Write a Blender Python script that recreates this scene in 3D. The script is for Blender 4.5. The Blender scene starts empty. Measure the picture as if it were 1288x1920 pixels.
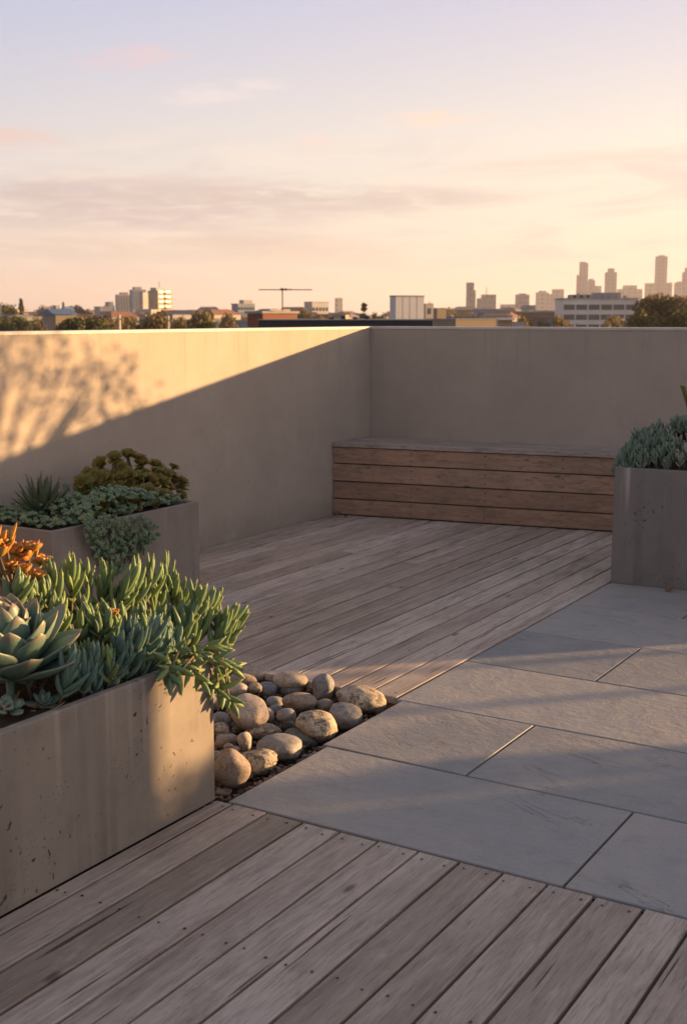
import bpy, bmesh, math, random
import numpy as np
from mathutils import Vector, noise
random.seed(7); rng = np.random.default_rng(7)
S = bpy.context.scene; COL = S.collection
PI = math.pi; R = math.radians
EXPO = 1.72

# ------------------------------------------------------------------ node helpers
class T:
    def __init__(s, tree): s.t = tree
    def n(s, typ, ins=None, **props):
        nd = s.t.nodes.new(typ)
        for k, v in props.items(): setattr(nd, k, v)
        for k, v in (ins or {}).items():
            sock = nd.inputs[k]
            if isinstance(v, bpy.types.NodeSocket): s.t.links.new(v, sock)
            else: sock.default_value = v
        return nd
    def mix(s, f, a, b, mode='MIX'):
        nd = s.t.nodes.new('ShaderNodeMix'); nd.data_type = 'RGBA'; nd.blend_type = mode; nd.clamp_factor = True
        for i, v in ((0, f), (6, a), (7, b)):
            if isinstance(v, bpy.types.NodeSocket): s.t.links.new(v, nd.inputs[i])
            else:
                if i and len(v) == 3: v = (*v, 1)
                nd.inputs[i].default_value = v
        return nd.outputs[2]
    def math(s, op, a, b=0.0, c=None, clamp=False):
        nd = s.t.nodes.new('ShaderNodeMath'); nd.operation = op; nd.use_clamp = clamp
        for i, v in enumerate((a, b) if c is None else (a, b, c)):
            if isinstance(v, bpy.types.NodeSocket): s.t.links.new(v, nd.inputs[i])
            else: nd.inputs[i].default_value = v
        return nd.outputs[0]
    def rng(s, v, a, b, c=0.0, d=1.0, smooth=True):
        nd = s.n('ShaderNodeMapRange', {0: v, 1: a, 2: b, 3: c, 4: d}); nd.clamp = True
        if smooth: nd.interpolation_type = 'SMOOTHSTEP'
        return nd.outputs[0]
    def ramp(s, v, stops, interp='LINEAR'):
        nd = s.n('ShaderNodeValToRGB', {0: v}); cr = nd.color_ramp; cr.interpolation = interp
        while len(cr.elements) < len(stops): cr.elements.new(0.5)
        for e, (p, c) in zip(cr.elements, stops):
            e.position = p; e.color = (*c, 1) if len(c) == 3 else c
        return nd.outputs[0]
    def noise(s, vec, scale, detail=4, rough=.55, dist=0, out=0):
        nd = s.n('ShaderNodeTexNoise', {'Scale': scale, 'Detail': detail, 'Roughness': rough, 'Distortion': dist})
        s.t.links.new(vec, nd.inputs['Vector']); return nd.outputs[out]
    def scale(s, vec, sx, sy, sz):
        return s.n('ShaderNodeMapping', {'Vector': vec, 'Scale': (sx, sy, sz)}).outputs[0]
    def obj(s): return s.n('ShaderNodeTexCoord').outputs['Object']
    def attr(s, name): return s.n('ShaderNodeAttribute', attribute_name=name).outputs['Fac']
    def voro(s, vec, scale, feature='F1', out='Distance', **k):
        nd = s.n('ShaderNodeTexVoronoi', {'Scale': scale, **k}, feature=feature)
        s.t.links.new(vec, nd.inputs['Vector']); return nd.outputs[out]
    def bump(s, h, strength=.3, dist=.01, normal=None):
        nd = s.n('ShaderNodeBump', {'Height': h, 'Strength': strength, 'Distance': dist})
        if normal: s.t.links.new(normal, nd.inputs['Normal'])
        return nd.outputs[0]

def material(name):
    m = bpy.data.materials.new(name); m.use_nodes = True
    t = T(m.node_tree); b = m.node_tree.nodes['Principled BSDF']
    b.inputs['Specular IOR Level'].default_value = .3
    def put(**k):
        for key, v in k.items():
            key = {'color': 'Base Color', 'rough': 'Roughness', 'normal': 'Normal', 'spec': 'Specular IOR Level', 'metal': 'Metallic',
                   'sss': 'Subsurface Weight', 'sheen': 'Sheen Weight', 'coat': 'Coat Weight'}[key]
            if isinstance(v, bpy.types.NodeSocket): t.t.links.new(v, b.inputs[key])
            else:
                if key == 'Base Color' and len(v) == 3: v = (*v, 1)
                b.inputs[key].default_value = v
    return m, t, put

# ------------------------------------------------------------------ materials
def mat_plaster():
    m, t, put = material('plaster'); o = t.obj()
    big = t.noise(o, .9, 5, .6); mid = t.noise(o, 5, 5, .65); fine = t.noise(o, 160, 3, .7)
    st = t.noise(t.scale(o, 7, 7, .7), 1.0, 4, .6)
    c = t.ramp(big, [(.3, (.335, .292, .248)), (.7, (.415, .362, .31))])
    c = t.mix(t.rng(mid, .35, .75, 0, .35), c, (.30, .255, .21))
    c = t.mix(t.rng(st, .55, .8, 0, .3), c, (.45, .40, .34))
    spots = t.rng(t.noise(t.scale(o, 1, 1, .6), 14, 3, .5), .66, .74, 0, .22)
    c = t.mix(spots, c, (.30, .26, .22))
    z = t.n('ShaderNodeSeparateXYZ', {0: o}).outputs[2]
    run = t.rng(t.noise(t.scale(o, 26, 26, .5), 1, 4, .6), .54, .7, 0, .3)
    c = t.mix(t.math('MULTIPLY', run, t.rng(z, .7, 1.26, 0, 1)), c, (.24, .21, .175))
    c = t.mix(t.math('MULTIPLY', t.rng(z, .22, .0, 0, .45), t.rng(mid, .3, .6, .3, 1)), c, (.22, .19, .16))
    ck = t.rng(t.math('ABSOLUTE', t.math('SUBTRACT', t.noise(t.scale(o, 1, 1, .7), 2.1, 6, .6, .6), .5)), 0, .0022, 1, 0)
    ck = t.math('MULTIPLY', ck, t.rng(t.noise(o, .8, 1), .55, .6)); c = t.mix(t.math('MULTIPLY', ck, .45), c, (.16, .13, .11))
    h = t.math('ADD', t.math('MULTIPLY', fine, .5), t.math('MULTIPLY', t.noise(o, 30, 5, .7), .8))
    put(color=c, rough=.92, spec=.15, normal=t.bump(h, .45, .004)); return m

def mat_concrete(name, c0, c1, ztop, streak=.5, pits=1.0):
    m, t, put = material(name); o = t.obj()
    z = t.n('ShaderNodeSeparateXYZ', {0: o}).outputs[2]
    big = t.noise(o, 2.2, 6, .62, .4); mid = t.noise(o, 11, 5, .6)
    c = t.ramp(big, [(.3, c0), (.7, c1)])
    c = t.mix(t.rng(mid, .5, .8, 0, .4), c, tuple(x*.72 for x in c0))
    st = t.noise(t.scale(o, 22, 22, .35), 1, 3, .6)
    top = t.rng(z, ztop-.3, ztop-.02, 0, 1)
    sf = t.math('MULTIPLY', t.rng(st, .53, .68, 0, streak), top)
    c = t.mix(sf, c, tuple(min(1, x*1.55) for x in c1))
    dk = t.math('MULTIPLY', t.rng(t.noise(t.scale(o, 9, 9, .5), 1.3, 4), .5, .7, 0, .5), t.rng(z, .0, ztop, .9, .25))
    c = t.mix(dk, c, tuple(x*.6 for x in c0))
    dist = t.n('ShaderNodeVectorMath', {0: o, 1: t.n('ShaderNodeVectorMath', {0: t.noise(o, 25, 2, out=1), 3: .06}, operation='SCALE').outputs[0]}, operation='ADD').outputs[0]
    v = t.voro(t.scale(dist, 1, 1, .8), 34); area = t.rng(t.noise(o, 3.2, 2), .47, .6, 0, 1)
    p1 = t.math('MULTIPLY', t.rng(v, .10, .20, 1, 0), area)
    v2 = t.voro(dist, 90); p2 = t.math('MULTIPLY', t.rng(v2, .10, .2, 1, 0), t.rng(t.noise(o, 5, 2), .52, .6))
    pit = t.math('MULTIPLY', t.math('MAXIMUM', p1, p2), pits)
    c = t.mix(pit, c, (.035, .028, .022))
    h = t.math('SUBTRACT', t.math('MULTIPLY', t.noise(o, 90, 4, .7), .25), pit)
    put(color=c, rough=.8, spec=.25, normal=t.bump(h, .5, .004)); return m

def mat_deck(name, cols, axis='y', dark=.35, bump=.6, crk=.85, gs=190):
    """weathered timber: grain runs along the given axis, every board has its own rnd"""
    m, t, put = material(name); o = t.obj(); r = t.attr('rnd')
    off = t.n('ShaderNodeCombineXYZ', {0: t.math('MULTIPLY', r, 37.), 1: t.math('MULTIPLY', r, 91.), 2: t.math('MULTIPLY', r, 13.)}).outputs[0]
    v = t.n('ShaderNodeVectorMath', {0: o, 1: off}, operation='ADD').outputs[0]
    sc = (lambda a, b: t.scale(v, a, b, a)) if axis == 'y' else (lambda a, b: t.scale(v, b, a, a))
    base = t.ramp(r, [(i/(len(cols)-1), c) for i, c in enumerate(cols)])
    warp = t.noise(sc(9, 1.2), 1, 5, .65, .6)
    grain = t.noise(sc(gs, gs*.05), 1, 5, .72, .5)
    fib = t.noise(sc(gs*1.9, gs*.07), 1, 2, .5)
    blot = t.noise(sc(11, 4.5), 1, 7, .72, .5)
    wav = t.n('ShaderNodeTexWave', {'Vector': sc(1, .10), 'Scale': 9., 'Distortion': 6., 'Detail': 3., 'Detail Scale': 1.2}, bands_direction='X' if axis == 'y' else 'Z').outputs[0]
    dk = tuple(x*.42 for x in cols[0]); lt = tuple(min(1, x*1.45) for x in cols[-1])
    c = t.mix(t.rng(blot, .48, .72, 0, .75), base, tuple(x*.55 for x in cols[len(cols)//2]))
    c = t.mix(t.rng(blot, .25, .45, .4, 0), c, lt)
    c = t.mix(t.rng(warp, .45, .75, 0, .6), c, (.17, .115, .088))
    c = t.mix(t.rng(grain, .5, .70, 0, .62), c, dk)
    c = t.mix(t.rng(grain, .46, .30, 0, .3), c, lt)
    c = t.mix(t.math('MULTIPLY', wav, .12), c, dk)
    c = t.mix(t.rng(fib, .55, .75, 0, dark), c, (.05, .04, .035))
    crack = t.rng(t.noise(sc(60, 1.6), 1, 2, .4, .2), .69, .74, 0, crk)
    c = t.mix(crack, c, (.03, .022, .018))
    kn = t.voro(sc(9, 3.2), 1); k = t.rng(kn, .05, .13, 1, 0); k = t.math('MULTIPLY', k, t.rng(t.noise(o, 2.3, 1), .52, .56))
    c = t.mix(t.math('MULTIPLY', k, .7), c, (.05, .032, .024))
    h = t.math('SUBTRACT', t.math('ADD', t.math('MULTIPLY', grain, .7), t.math('MULTIPLY', fib, .35)), t.math('MULTIPLY', crack, 1.2))
    c = t.mix(t.rng(t.noise(o, 2.1, 4, .6), .5, .7, 0, .28), c, (.19, .17, .12))
    put(color=c, rough=t.rng(blot, .3, .7, .6, .82), spec=.32, normal=t.bump(h, bump, .0035)); return m

def mat_slate():
    m, t, put = material('slate'); o = t.obj(); r = t.attr('rnd')
    off = t.n('ShaderNodeCombineXYZ', {0: t.math('MULTIPLY', r, 17.), 1: t.math('MULTIPLY', r, 29.), 2: 0.}).outputs[0]
    v = t.n('ShaderNodeVectorMath', {0: o, 1: off}, operation='ADD').outputs[0]
    big = t.noise(v, 1.6, 6, .6, .6); mid = t.noise(v, 9, 6, .62)
    c = t.ramp(r, [(0, (.18, .187, .20)), (.5, (.25, .248, .248)), (1, (.32, .305, .29))])
    c = t.mix(t.rng(big, .4, .7, 0, .6), c, (.36, .32, .28))
    c = t.mix(t.rng(mid, .5, .8, 0, .4), c, (.16, .158, .16))
    vein = t.noise(t.scale(t.n('ShaderNodeMapping', {'Vector': v, 'Rotation': (0, 0, .35)}).outputs[0], 1.1, 5, 1), 1.1, 5, .6, 1.1)
    ln = t.rng(t.math('ABSOLUTE', t.math('SUBTRACT', vein, .5)), 0, .007, 1, 0)
    ln = t.math('MULTIPLY', ln, t.rng(t.noise(v, 1.9, 2), .52, .62))
    c = t.mix(t.math('MULTIPLY', ln, .5), c, (.07, .07, .075))
    c = t.mix(t.rng(t.noise(v, 70, 4, .7), .5, .7, 0, .22), c, (.15, .15, .155))
    sp = t.rng(t.voro(v, 60), .05, .11, 1, 0); sp = t.math('MULTIPLY', sp, t.rng(t.noise(v, 6, 1), .58, .64))
    c = t.mix(t.math('MULTIPLY', sp, .7), c, (.04, .035, .03))
    riv = t.noise(t.scale(v, 1, 1.6, 1), 22, 6, .68, .5); fine = t.noise(v, 190, 3, .65); low = t.noise(v, 3.5, 4, .6, .8)
    h = t.math('ADD', t.math('ADD', t.math('MULTIPLY', riv, .8), t.math('MULTIPLY', fine, .22)), t.math('MULTIPLY', low, 1.6))
    h = t.math('SUBTRACT', h, t.math('MULTIPLY', ln, .35))
    put(color=c, rough=t.rng(mid, .3, .8, .5, .7), spec=.4, normal=t.bump(h, .8, .007)); return m

def mat_plain(name, col, rough=.7, var=.25, sc=6, spec=.3, metal=0., bump=.0):
    m, t, put = material(name); o = t.obj()
    n = t.noise(o, sc, 5, .6)
    c = t.mix(t.rng(n, .3, .7), tuple(x*(1-var) for x in col), tuple(min(1, x*(1+var)) for x in col))
    k = dict(color=c, rough=rough, spec=spec, metal=metal)
    if bump: k['normal'] = t.bump(t.noise(o, sc*8, 4, .7), bump, .01)
    put(**k); return m

def mat_leaf(name, cols, tip=None, edge=None, rough=.5, sss=.0, sheen=.0, trans=.18):
    """cols: ramp over rnd; tip colour fades in at along>~.8; edge colour on the rim"""
    m, t, put = material(name); o = t.obj(); r = t.attr('rnd'); a = t.attr('along')
    c = t.ramp(r, [(i/(len(cols)-1), x) for i, x in enumerate(cols)])
    n = t.noise(o, 45, 3, .6)
    c = t.mix(t.rng(n, .35, .75, 0, .4), c, tuple(x*.6 for x in cols[0]))
    c = t.mix(t.rng(a, .0, .45, .55, 0), c, tuple(x*.7+.01 for x in cols[-1]))
    if tip: c = t.mix(t.rng(a, .82, 1.0, 0, .75), c, tip)
    if edge: c = t.mix(t.rng(t.attr('rim'), .80, 1.0, 0, .75), c, edge)
    put(color=c, rough=rough, spec=.35, sheen=sheen)
    if trans:
        out = m.node_tree.nodes['Material Output']; b = m.node_tree.nodes['Principled BSDF']
        tr = t.n('ShaderNodeBsdfTranslucent', {'Color': t.mix(.5, c, (.30, .34, .06))})
        mx = t.n('ShaderNodeMixShader', {0: trans, 1: b.outputs[0], 2: tr.outputs[0]})
        m.node_tree.links.new(mx.outputs[0], out.inputs[0])
    return m

def mat_pebble(name, c0, c1, rough=.75, pit=0., vein=0., bump=.5):
    m, t, put = material(name)
    oi = t.n('ShaderNodeObjectInfo').outputs['Random']
    o = t.n('ShaderNodeVectorMath', {0: t.obj(), 1: t.n('ShaderNodeCombineXYZ', {0: t.math('MULTIPLY', oi, 9.), 1: t.math('MULTIPLY', oi, 5.), 2: oi}).outputs[0]}, operation='ADD').outputs[0]
    big = t.noise(o, 14, 5, .6, .5); fine = t.noise(o, 170, 4, .7)
    c = t.ramp(big, [(.3, c0), (.7, c1)])
    c = t.mix(t.rng(oi, 0, 1, 0, .25), c, (.30, .27, .25))
    c = t.mix(t.rng(fine, .48, .66, 0, .55), c, tuple(x*.5 for x in c0))
    spk = t.rng(t.voro(o, 210), .12, .26, 1, 0); c = t.mix(t.math('MULTIPLY', spk, .55), c, tuple(x*.35 for x in c0))
    c = t.mix(t.rng(t.noise(o, 38, 4, .6, 1.), .48, .62, 0, .6), c, tuple(x*.55 for x in c0))
    h = t.math('SUBTRACT', t.math('MULTIPLY', fine, .5), t.math('MULTIPLY', spk, .4))
    if pit:
        area = t.rng(t.noise(o, 20, 3), .42, .56)
        w = t.noise(o, 62, 4, .7, 1.2); p = t.math('MULTIPLY', t.rng(w, .50, .60, 0, 1), area)
        c = t.mix(t.math('MULTIPLY', p, .8*pit), c, tuple(x*.38 for x in c0))
        h = t.math('SUBTRACT', h, t.math('MULTIPLY', p, 1.2*pit))
    if vein:
        wv = t.n('ShaderNodeTexWave', {'Vector': o, 'Scale': 9., 'Distortion': 7., 'Detail': 3.}).outputs[0]
        c = t.mix(t.rng(t.math('ABSOLUTE', t.math('SUBTRACT', t.noise(o, 16, 3, .5, .8), .5)), .03, 0, 0, vein), c, (.30, .29, .25))
    put(color=c, rough=rough, spec=.25, normal=t.bump(h, bump, .006)); return m

def mat_windows(name, wall, glass, sx, sz, fx=.55, fz=.5):
    """facade with a regular grid of small windows for far towers, object space"""
    m, t, put = material(name); o = t.obj()
    s = t.n('ShaderNodeSeparateXYZ', {0: o}).outputs
    u = t.math('ADD', s[0], s[1])
    wx = t.math('LESS_THAN', t.math('FRACT', t.math('DIVIDE', u, sx)), fx)
    wz = t.math('LESS_THAN', t.math('FRACT', t.math('DIVIDE', s[2], sz)), fz)
    w = t.math('MULTIPLY', wx, wz)
    n = t.noise(o, .05, 3)
    c = t.mix(t.rng(n, .3, .7, 0, .4), wall, tuple(x*.7 for x in wall))
    put(color=t.mix(w, c, glass), rough=t.math('SUBTRACT', .85, t.math('MULTIPLY', w, .5))); return m

M = {}
M['plaster'] = mat_plaster()
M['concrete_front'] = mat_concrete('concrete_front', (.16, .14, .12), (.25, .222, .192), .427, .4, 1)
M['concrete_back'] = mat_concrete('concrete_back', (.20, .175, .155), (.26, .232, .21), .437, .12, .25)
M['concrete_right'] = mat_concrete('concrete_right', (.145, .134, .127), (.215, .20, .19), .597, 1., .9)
M['deck_front'] = mat_deck('deck_front', [(.29, .235, .185), (.44, .365, .31), (.35, .285, .23), (.54, .455, .395), (.39, .32, .265), (.47, .385, .335)])
M['deck_rear'] = mat_deck('deck_rear', [(.26, .205, .16), (.45, .37, .305), (.33, .265, .21), (.61, .515, .45), (.39, .315, .255), (.50, .415, .35)], gs=85)
M['bench'] = mat_deck('bench_wood', [(.29, .18, .12), (.42, .275, .19), (.34, .22, .155)], 'x', .3, .5, .25, 62)
M['bench_top'] = mat_deck('bench_top_wood', [(.32, .26, .225), (.42, .35, .31)], 'x', .3, gs=70)
M['slate'] = mat_slate()
M['grout'] = mat_plain('grout', (.028, .025, .022), .95)
M['membrane'] = mat_plain('membrane', (.022, .02, .018), .95)
M['soil'] = mat_plain('soil', (.035, .025, .018), .98, .5, 40, bump=.8)
M['screw'] = mat_plain('screw', (.05, .042, .04), .5, metal=.6)
M['pale_trim'] = mat_plain('pale_trim', (.50, .46, .42), .55, .1)  # pale colour stands in for light along the wall tops; also on the poles
M['chalk'] = mat_leaf('chalk_leaf', [(.14, .23, .13), (.19, .29, .13), (.27, .36, .12)], tip=(.46, .48, .17), rough=.42, trans=.3)  # yellow tip colour stands in for sunlight on the leaf tips
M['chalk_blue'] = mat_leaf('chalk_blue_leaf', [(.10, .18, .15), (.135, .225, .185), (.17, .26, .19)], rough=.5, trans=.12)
M['chalk_right'] = mat_leaf('chalk_right_leaf', [(.12, .19, .145), (.17, .245, .19), (.26, .33, .23)], rough=.55, trans=.12)
M['echeveria'] = mat_leaf('echeveria_leaf', [(.13, .215, .17), (.175, .27, .205)], tip=(.30, .19, .13), edge=(.30, .27, .19), rough=.42, trans=.08)
M['copper'] = mat_leaf('copper_leaf', [(.58, .21, .04), (.62, .32, .06), (.36, .34, .07), (.58, .30, .06)], tip=(.55, .16, .05), edge=(.42, .10, .05), rough=.5, trans=.25)
M['aeonium'] = mat_leaf('aeonium_leaf', [(.14, .17, .025), (.24, .17, .035), (.12, .17, .03), (.17, .19, .03)], tip=(.20, .07, .035), edge=(.26, .085, .035), rough=.4, trans=.15)
M['sedum'] = mat_leaf('sedum_leaf', [(.11, .18, .105), (.155, .23, .135), (.23, .30, .18)], rough=.6, trans=.05)
M['sedum_pale'] = mat_leaf('sedum_pale_leaf', [(.17, .23, .09), (.22, .27, .11)], tip=(.25, .2, .12), rough=.5, trans=.1)
M['aloe'] = mat_leaf('aloe_leaf', [(.075, .115, .065), (.10, .135, .085)], tip=(.14, .06, .035), rough=.5, trans=.05)
M['stem'] = mat_plain('stem', (.13, .10, .06), .8)
M['bark'] = mat_plain('bark', (.10, .075, .055), .95, .3, 5)
M['dry'] = mat_plain('dry_leaf', (.20, .11, .05), .8)
M['p_tan'] = mat_pebble('pebble_tan', (.36, .295, .225), (.47, .40, .32))
M['p_pitted'] = mat_pebble('pebble_pitted', (.40, .325, .24), (.54, .455, .35), pit=1., bump=.9)
M['p_grey'] = mat_pebble('pebble_grey', (.20, .19, .18), (.29, .275, .255), rough=.6, bump=.15)
M['p_pink'] = mat_pebble('pebble_pink', (.40, .325, .27), (.50, .42, .355), pit=.15, rough=.7)
M['p_green'] = mat_pebble('pebble_green', (.09, .09, .075), (.14, .13, .105), vein=.6)
M['p_brown'] = mat_pebble('pebble_brown', (.26, .20, .15), (.38, .30, .23), pit=.3)
M['p_blue'] = mat_pebble('pebble_blue', (.17, .175, .19), (.25, .25, .255))

# ------------------------------------------------------------------ object helpers
def tag(o, label=None, cat=None, group=None, kind=None):
    if label: o['label'] = label
    if cat: o['category'] = cat
    if group: o['group'] = group
    if kind: o['kind'] = kind
    return o
def empty(name, loc=(0, 0, 0), rz=0., label=None, cat=None, group=None):
    o = bpy.data.objects.new(name, None); COL.objects.link(o); o.location = loc; o.rotation_euler = (0, 0, rz)
    o.empty_display_size = .1
    return tag(o, label, cat, group)
class MB:
    def __init__(s): s.v = []; s.f = []; s.mi = []; s.rn = []; s.al = []; s.rm = []; s.n = 0
    def add(s, verts, faces, rnd=0., mat=0, along=None, rim=None):
        verts = np.asarray(verts, float); b = s.n; s.v.append(verts); s.n += len(verts)
        s.f += [tuple(i+b for i in f) for f in faces]; s.mi += [mat]*len(faces); s.rn += [rnd]*len(faces)
        s.al.append(np.full(len(verts), .5) if along is None else np.asarray(along, float))
        s.rm.append(np.zeros(len(verts)) if rim is None else np.asarray(rim, float))
    def box(s, x0, x1, y0, y1, z0, z1, rnd=0., mat=0):
        v = [(x0, y0, z0), (x1, y0, z0), (x1, y1, z0), (x0, y1, z0), (x0, y0, z1), (x1, y0, z1), (x1, y1, z1), (x0, y1, z1)]
        s.add(v, [(0, 3, 2, 1), (4, 5, 6, 7), (0, 1, 5, 4), (1, 2, 6, 5), (2, 3, 7, 6), (3, 0, 4, 7)], rnd, mat)
    def prism(s, poly, z0, z1, rnd=0., bev=0., mat=0):
        """convex polygon (ccw), extruded, with a chamfered top edge"""
        n = len(poly); P = np.array(poly, float)
        rings = [(P, z0)]
        if bev:
            c = P.mean(0); Q = []
            for i in range(n):
                a, b, d = P[i-1], P[i], P[(i+1) % n]
                e1 = (a-b)/np.linalg.norm(a-b); e2 = (d-b)/np.linalg.norm(d-b)
                sn = abs(e1[0]*e2[1]-e1[1]*e2[0]); Q.append(b+(e1+e2)*bev/max(sn, .2))
            Q = np.array(Q)
            mid = P+(Q-P)*.3
            rings += [(P, z1-bev), (mid, z1-bev*.3), (Q, z1)]
        else: rings += [(P, z1)]
        v = [(x, y, z) for ring, z in rings for x, y in ring]; f = [tuple(range(n-1, -1, -1))]
        for k in range(len(rings)-1):
            for i in range(n):
                j = (i+1) % n; f.append((k*n+i, k*n+j, (k+1)*n+j, (k+1)*n+i))
        f.append(tuple((len(rings)-1)*n+i for i in range(n)))
        s.add(v, f, rnd, mat)
    def tube(s, pts, rad, sides=8, rnd=0., mat=0, cap=True):
        pts = [np.array(p, float) for p in pts]; v = []; f = []
        rad = rad if hasattr(rad, '__len__') else [rad]*len(pts)
        for i, p in enumerate(pts):
            d = pts[min(i+1, len(pts)-1)]-pts[max(i-1, 0)]; d = d/(np.linalg.norm(d)+1e-9)
            ref = np.array([0, 0, 1.]) if abs(d[2]) < .9 else np.array([1., 0, 0])
            a = np.cross(d, ref); a /= np.linalg.norm(a); b = np.cross(d, a)
            for k in range(sides):
                th = 2*PI*k/sides; v.append(p+rad[i]*(a*math.cos(th)+b*math.sin(th)))
        for i in range(len(pts)-1):
            for k in range(sides):
                j = (k+1) % sides; f.append((i*sides+k, (i+1)*sides+k, (i+1)*sides+j, i*sides+j))
        if cap: f.append(tuple(range(sides))); f.append(tuple((len(pts)-1)*sides+k for k in range(sides-1, -1, -1)))
        s.add(v, f, rnd, mat)
    def leaf(s, base, d, nrm, L, w, th, prof, bend=0., cup=0., rings=7, sides=6, rnd=0.):
        """thick leaf: elliptic sections along a bent spine. d direction, nrm upper side"""
        base = np.asarray(base, float); d = np.asarray(d, float); d = d/np.linalg.norm(d)
        nrm = np.asarray(nrm, float); nrm = nrm-d*(nrm@d); nrm /= (np.linalg.norm(nrm)+1e-9)
        sd = np.cross(d, nrm)
        t = np.linspace(0, 1, rings); ang = bend*t
        cx = np.cumsum(np.cos(ang))*L/rings; cn = np.cumsum(np.sin(ang))*L/rings
        cx -= cx[0]; cn -= cn[0]
        ph = np.arange(sides)*2*PI/sides
        pr = np.array([prof(x) for x in t])
        dir_t = np.cos(ang)[:, None]*d+np.sin(ang)[:, None]*nrm
        n_t = -np.sin(ang)[:, None]*d+np.cos(ang)[:, None]*nrm
        sp = base+cx[:, None]*d+cn[:, None]*nrm
        u = np.cos(ph)[None, :]*w*pr[:, None]; h = np.sin(ph)[None, :]*th*(pr[:, None]*.6+.4*np.sqrt(pr[:, None]))
        if cup: h = h+cup*(u**2)/max(w, 1e-6)
        V = sp[:, None, :]+u[:, :, None]*sd+h[:, :, None]*n_t[:, None, :]
        V = V.reshape(-1, 3); f = []
        for i in range(rings-1):
            for k in range(sides):
                j = (k+1) % sides; f.append((i*sides+k, i*sides+j, (i+1)*sides+j, (i+1)*sides+k))
        f.append(tuple(range(sides-1, -1, -1))); f.append(tuple((rings-1)*sides+k for k in range(sides)))
        al = np.repeat(t, sides); rm = np.maximum(np.tile(np.abs(np.cos(ph)), rings)*.95, np.repeat(t**4, sides))
        s.add(V, f, rnd, 0, al, rm)
    def build(s, name, mats, parent=None, smooth=False, bevel=0.):
        me = bpy.data.meshes.new(name); V = np.concatenate(s.v)
        me.from_pydata(V.tolist(), [], s.f)
        for m in (mats if isinstance(mats, (list, tuple)) else [mats]): me.materials.append(m)
        me.polygons.foreach_set('material_index', s.mi)
        if smooth: me.polygons.foreach_set('use_smooth', [True]*len(s.f))
        a = me.attributes.new('rnd', 'FLOAT', 'FACE'); a.data.foreach_set('value', s.rn)
        a = me.attributes.new('along', 'FLOAT', 'POINT'); a.data.foreach_set('value', np.concatenate(s.al))
        a = me.attributes.new('rim', 'FLOAT', 'POINT'); a.data.foreach_set('value', np.concatenate(s.rm))
        me.update()
        o = bpy.data.objects.new(name, me); COL.objects.link(o)
        if parent: o.parent = parent
        if bevel:
            md = o.modifiers.new('bevel', 'BEVEL'); md.width = bevel; md.segments = 3; md.limit_method = 'ANGLE'; md.angle_limit = R(50)
        return o
def structure(o): o['kind'] = 'structure'; return o

# ------------------------------------------------------------------ camera
H = 1.35; F = 2289.; CX, CY = 644., 960.; VY, VX = 593., 2060.
pitch = math.atan((CY-VY)/F); yaw = math.atan((VX-CX)/math.hypot(F, CY-VY))
fw = np.array([-math.sin(yaw)*math.cos(pitch), math.cos(yaw)*math.cos(pitch), -math.sin(pitch)])
rt = np.array([math.cos(yaw), math.sin(yaw), 0]); up = np.cross(rt, fw); CAM = np.array([0, 0, H])
def ray(x, y): return fw*F+rt*(x-CX)-up*(y-CY)
def gz(x, y, z=0.):
    d = ray(x, y); return CAM+d*((z-H)/d[2])
def at_dist(x, D):
    """ground-plan point on the bearing of picture column x at distance D along the view"""
    d = ray(x, 593.); h = np.array([d[0], d[1]]); hf = np.array([-math.sin(yaw), math.cos(yaw)])
    return h*(D/(h@hf))
def zat(y, D): return H+(593.-y)/2318.*D
cam = bpy.data.cameras.new('camera'); co = bpy.data.objects.new('camera', cam); COL.objects.link(co); S.camera = co
co.location = CAM; co.rotation_euler = (PI/2-pitch, 0, yaw)
cam.sensor_fit = 'VERTICAL'; cam.sensor_height = 36; cam.sensor_width = 24; cam.lens = F/1920*36
cam.clip_start = .05; cam.clip_end = 20000
cam.dof.use_dof = True; cam.dof.focus_distance = 4.0; cam.dof.aperture_fstop = 7.0

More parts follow.
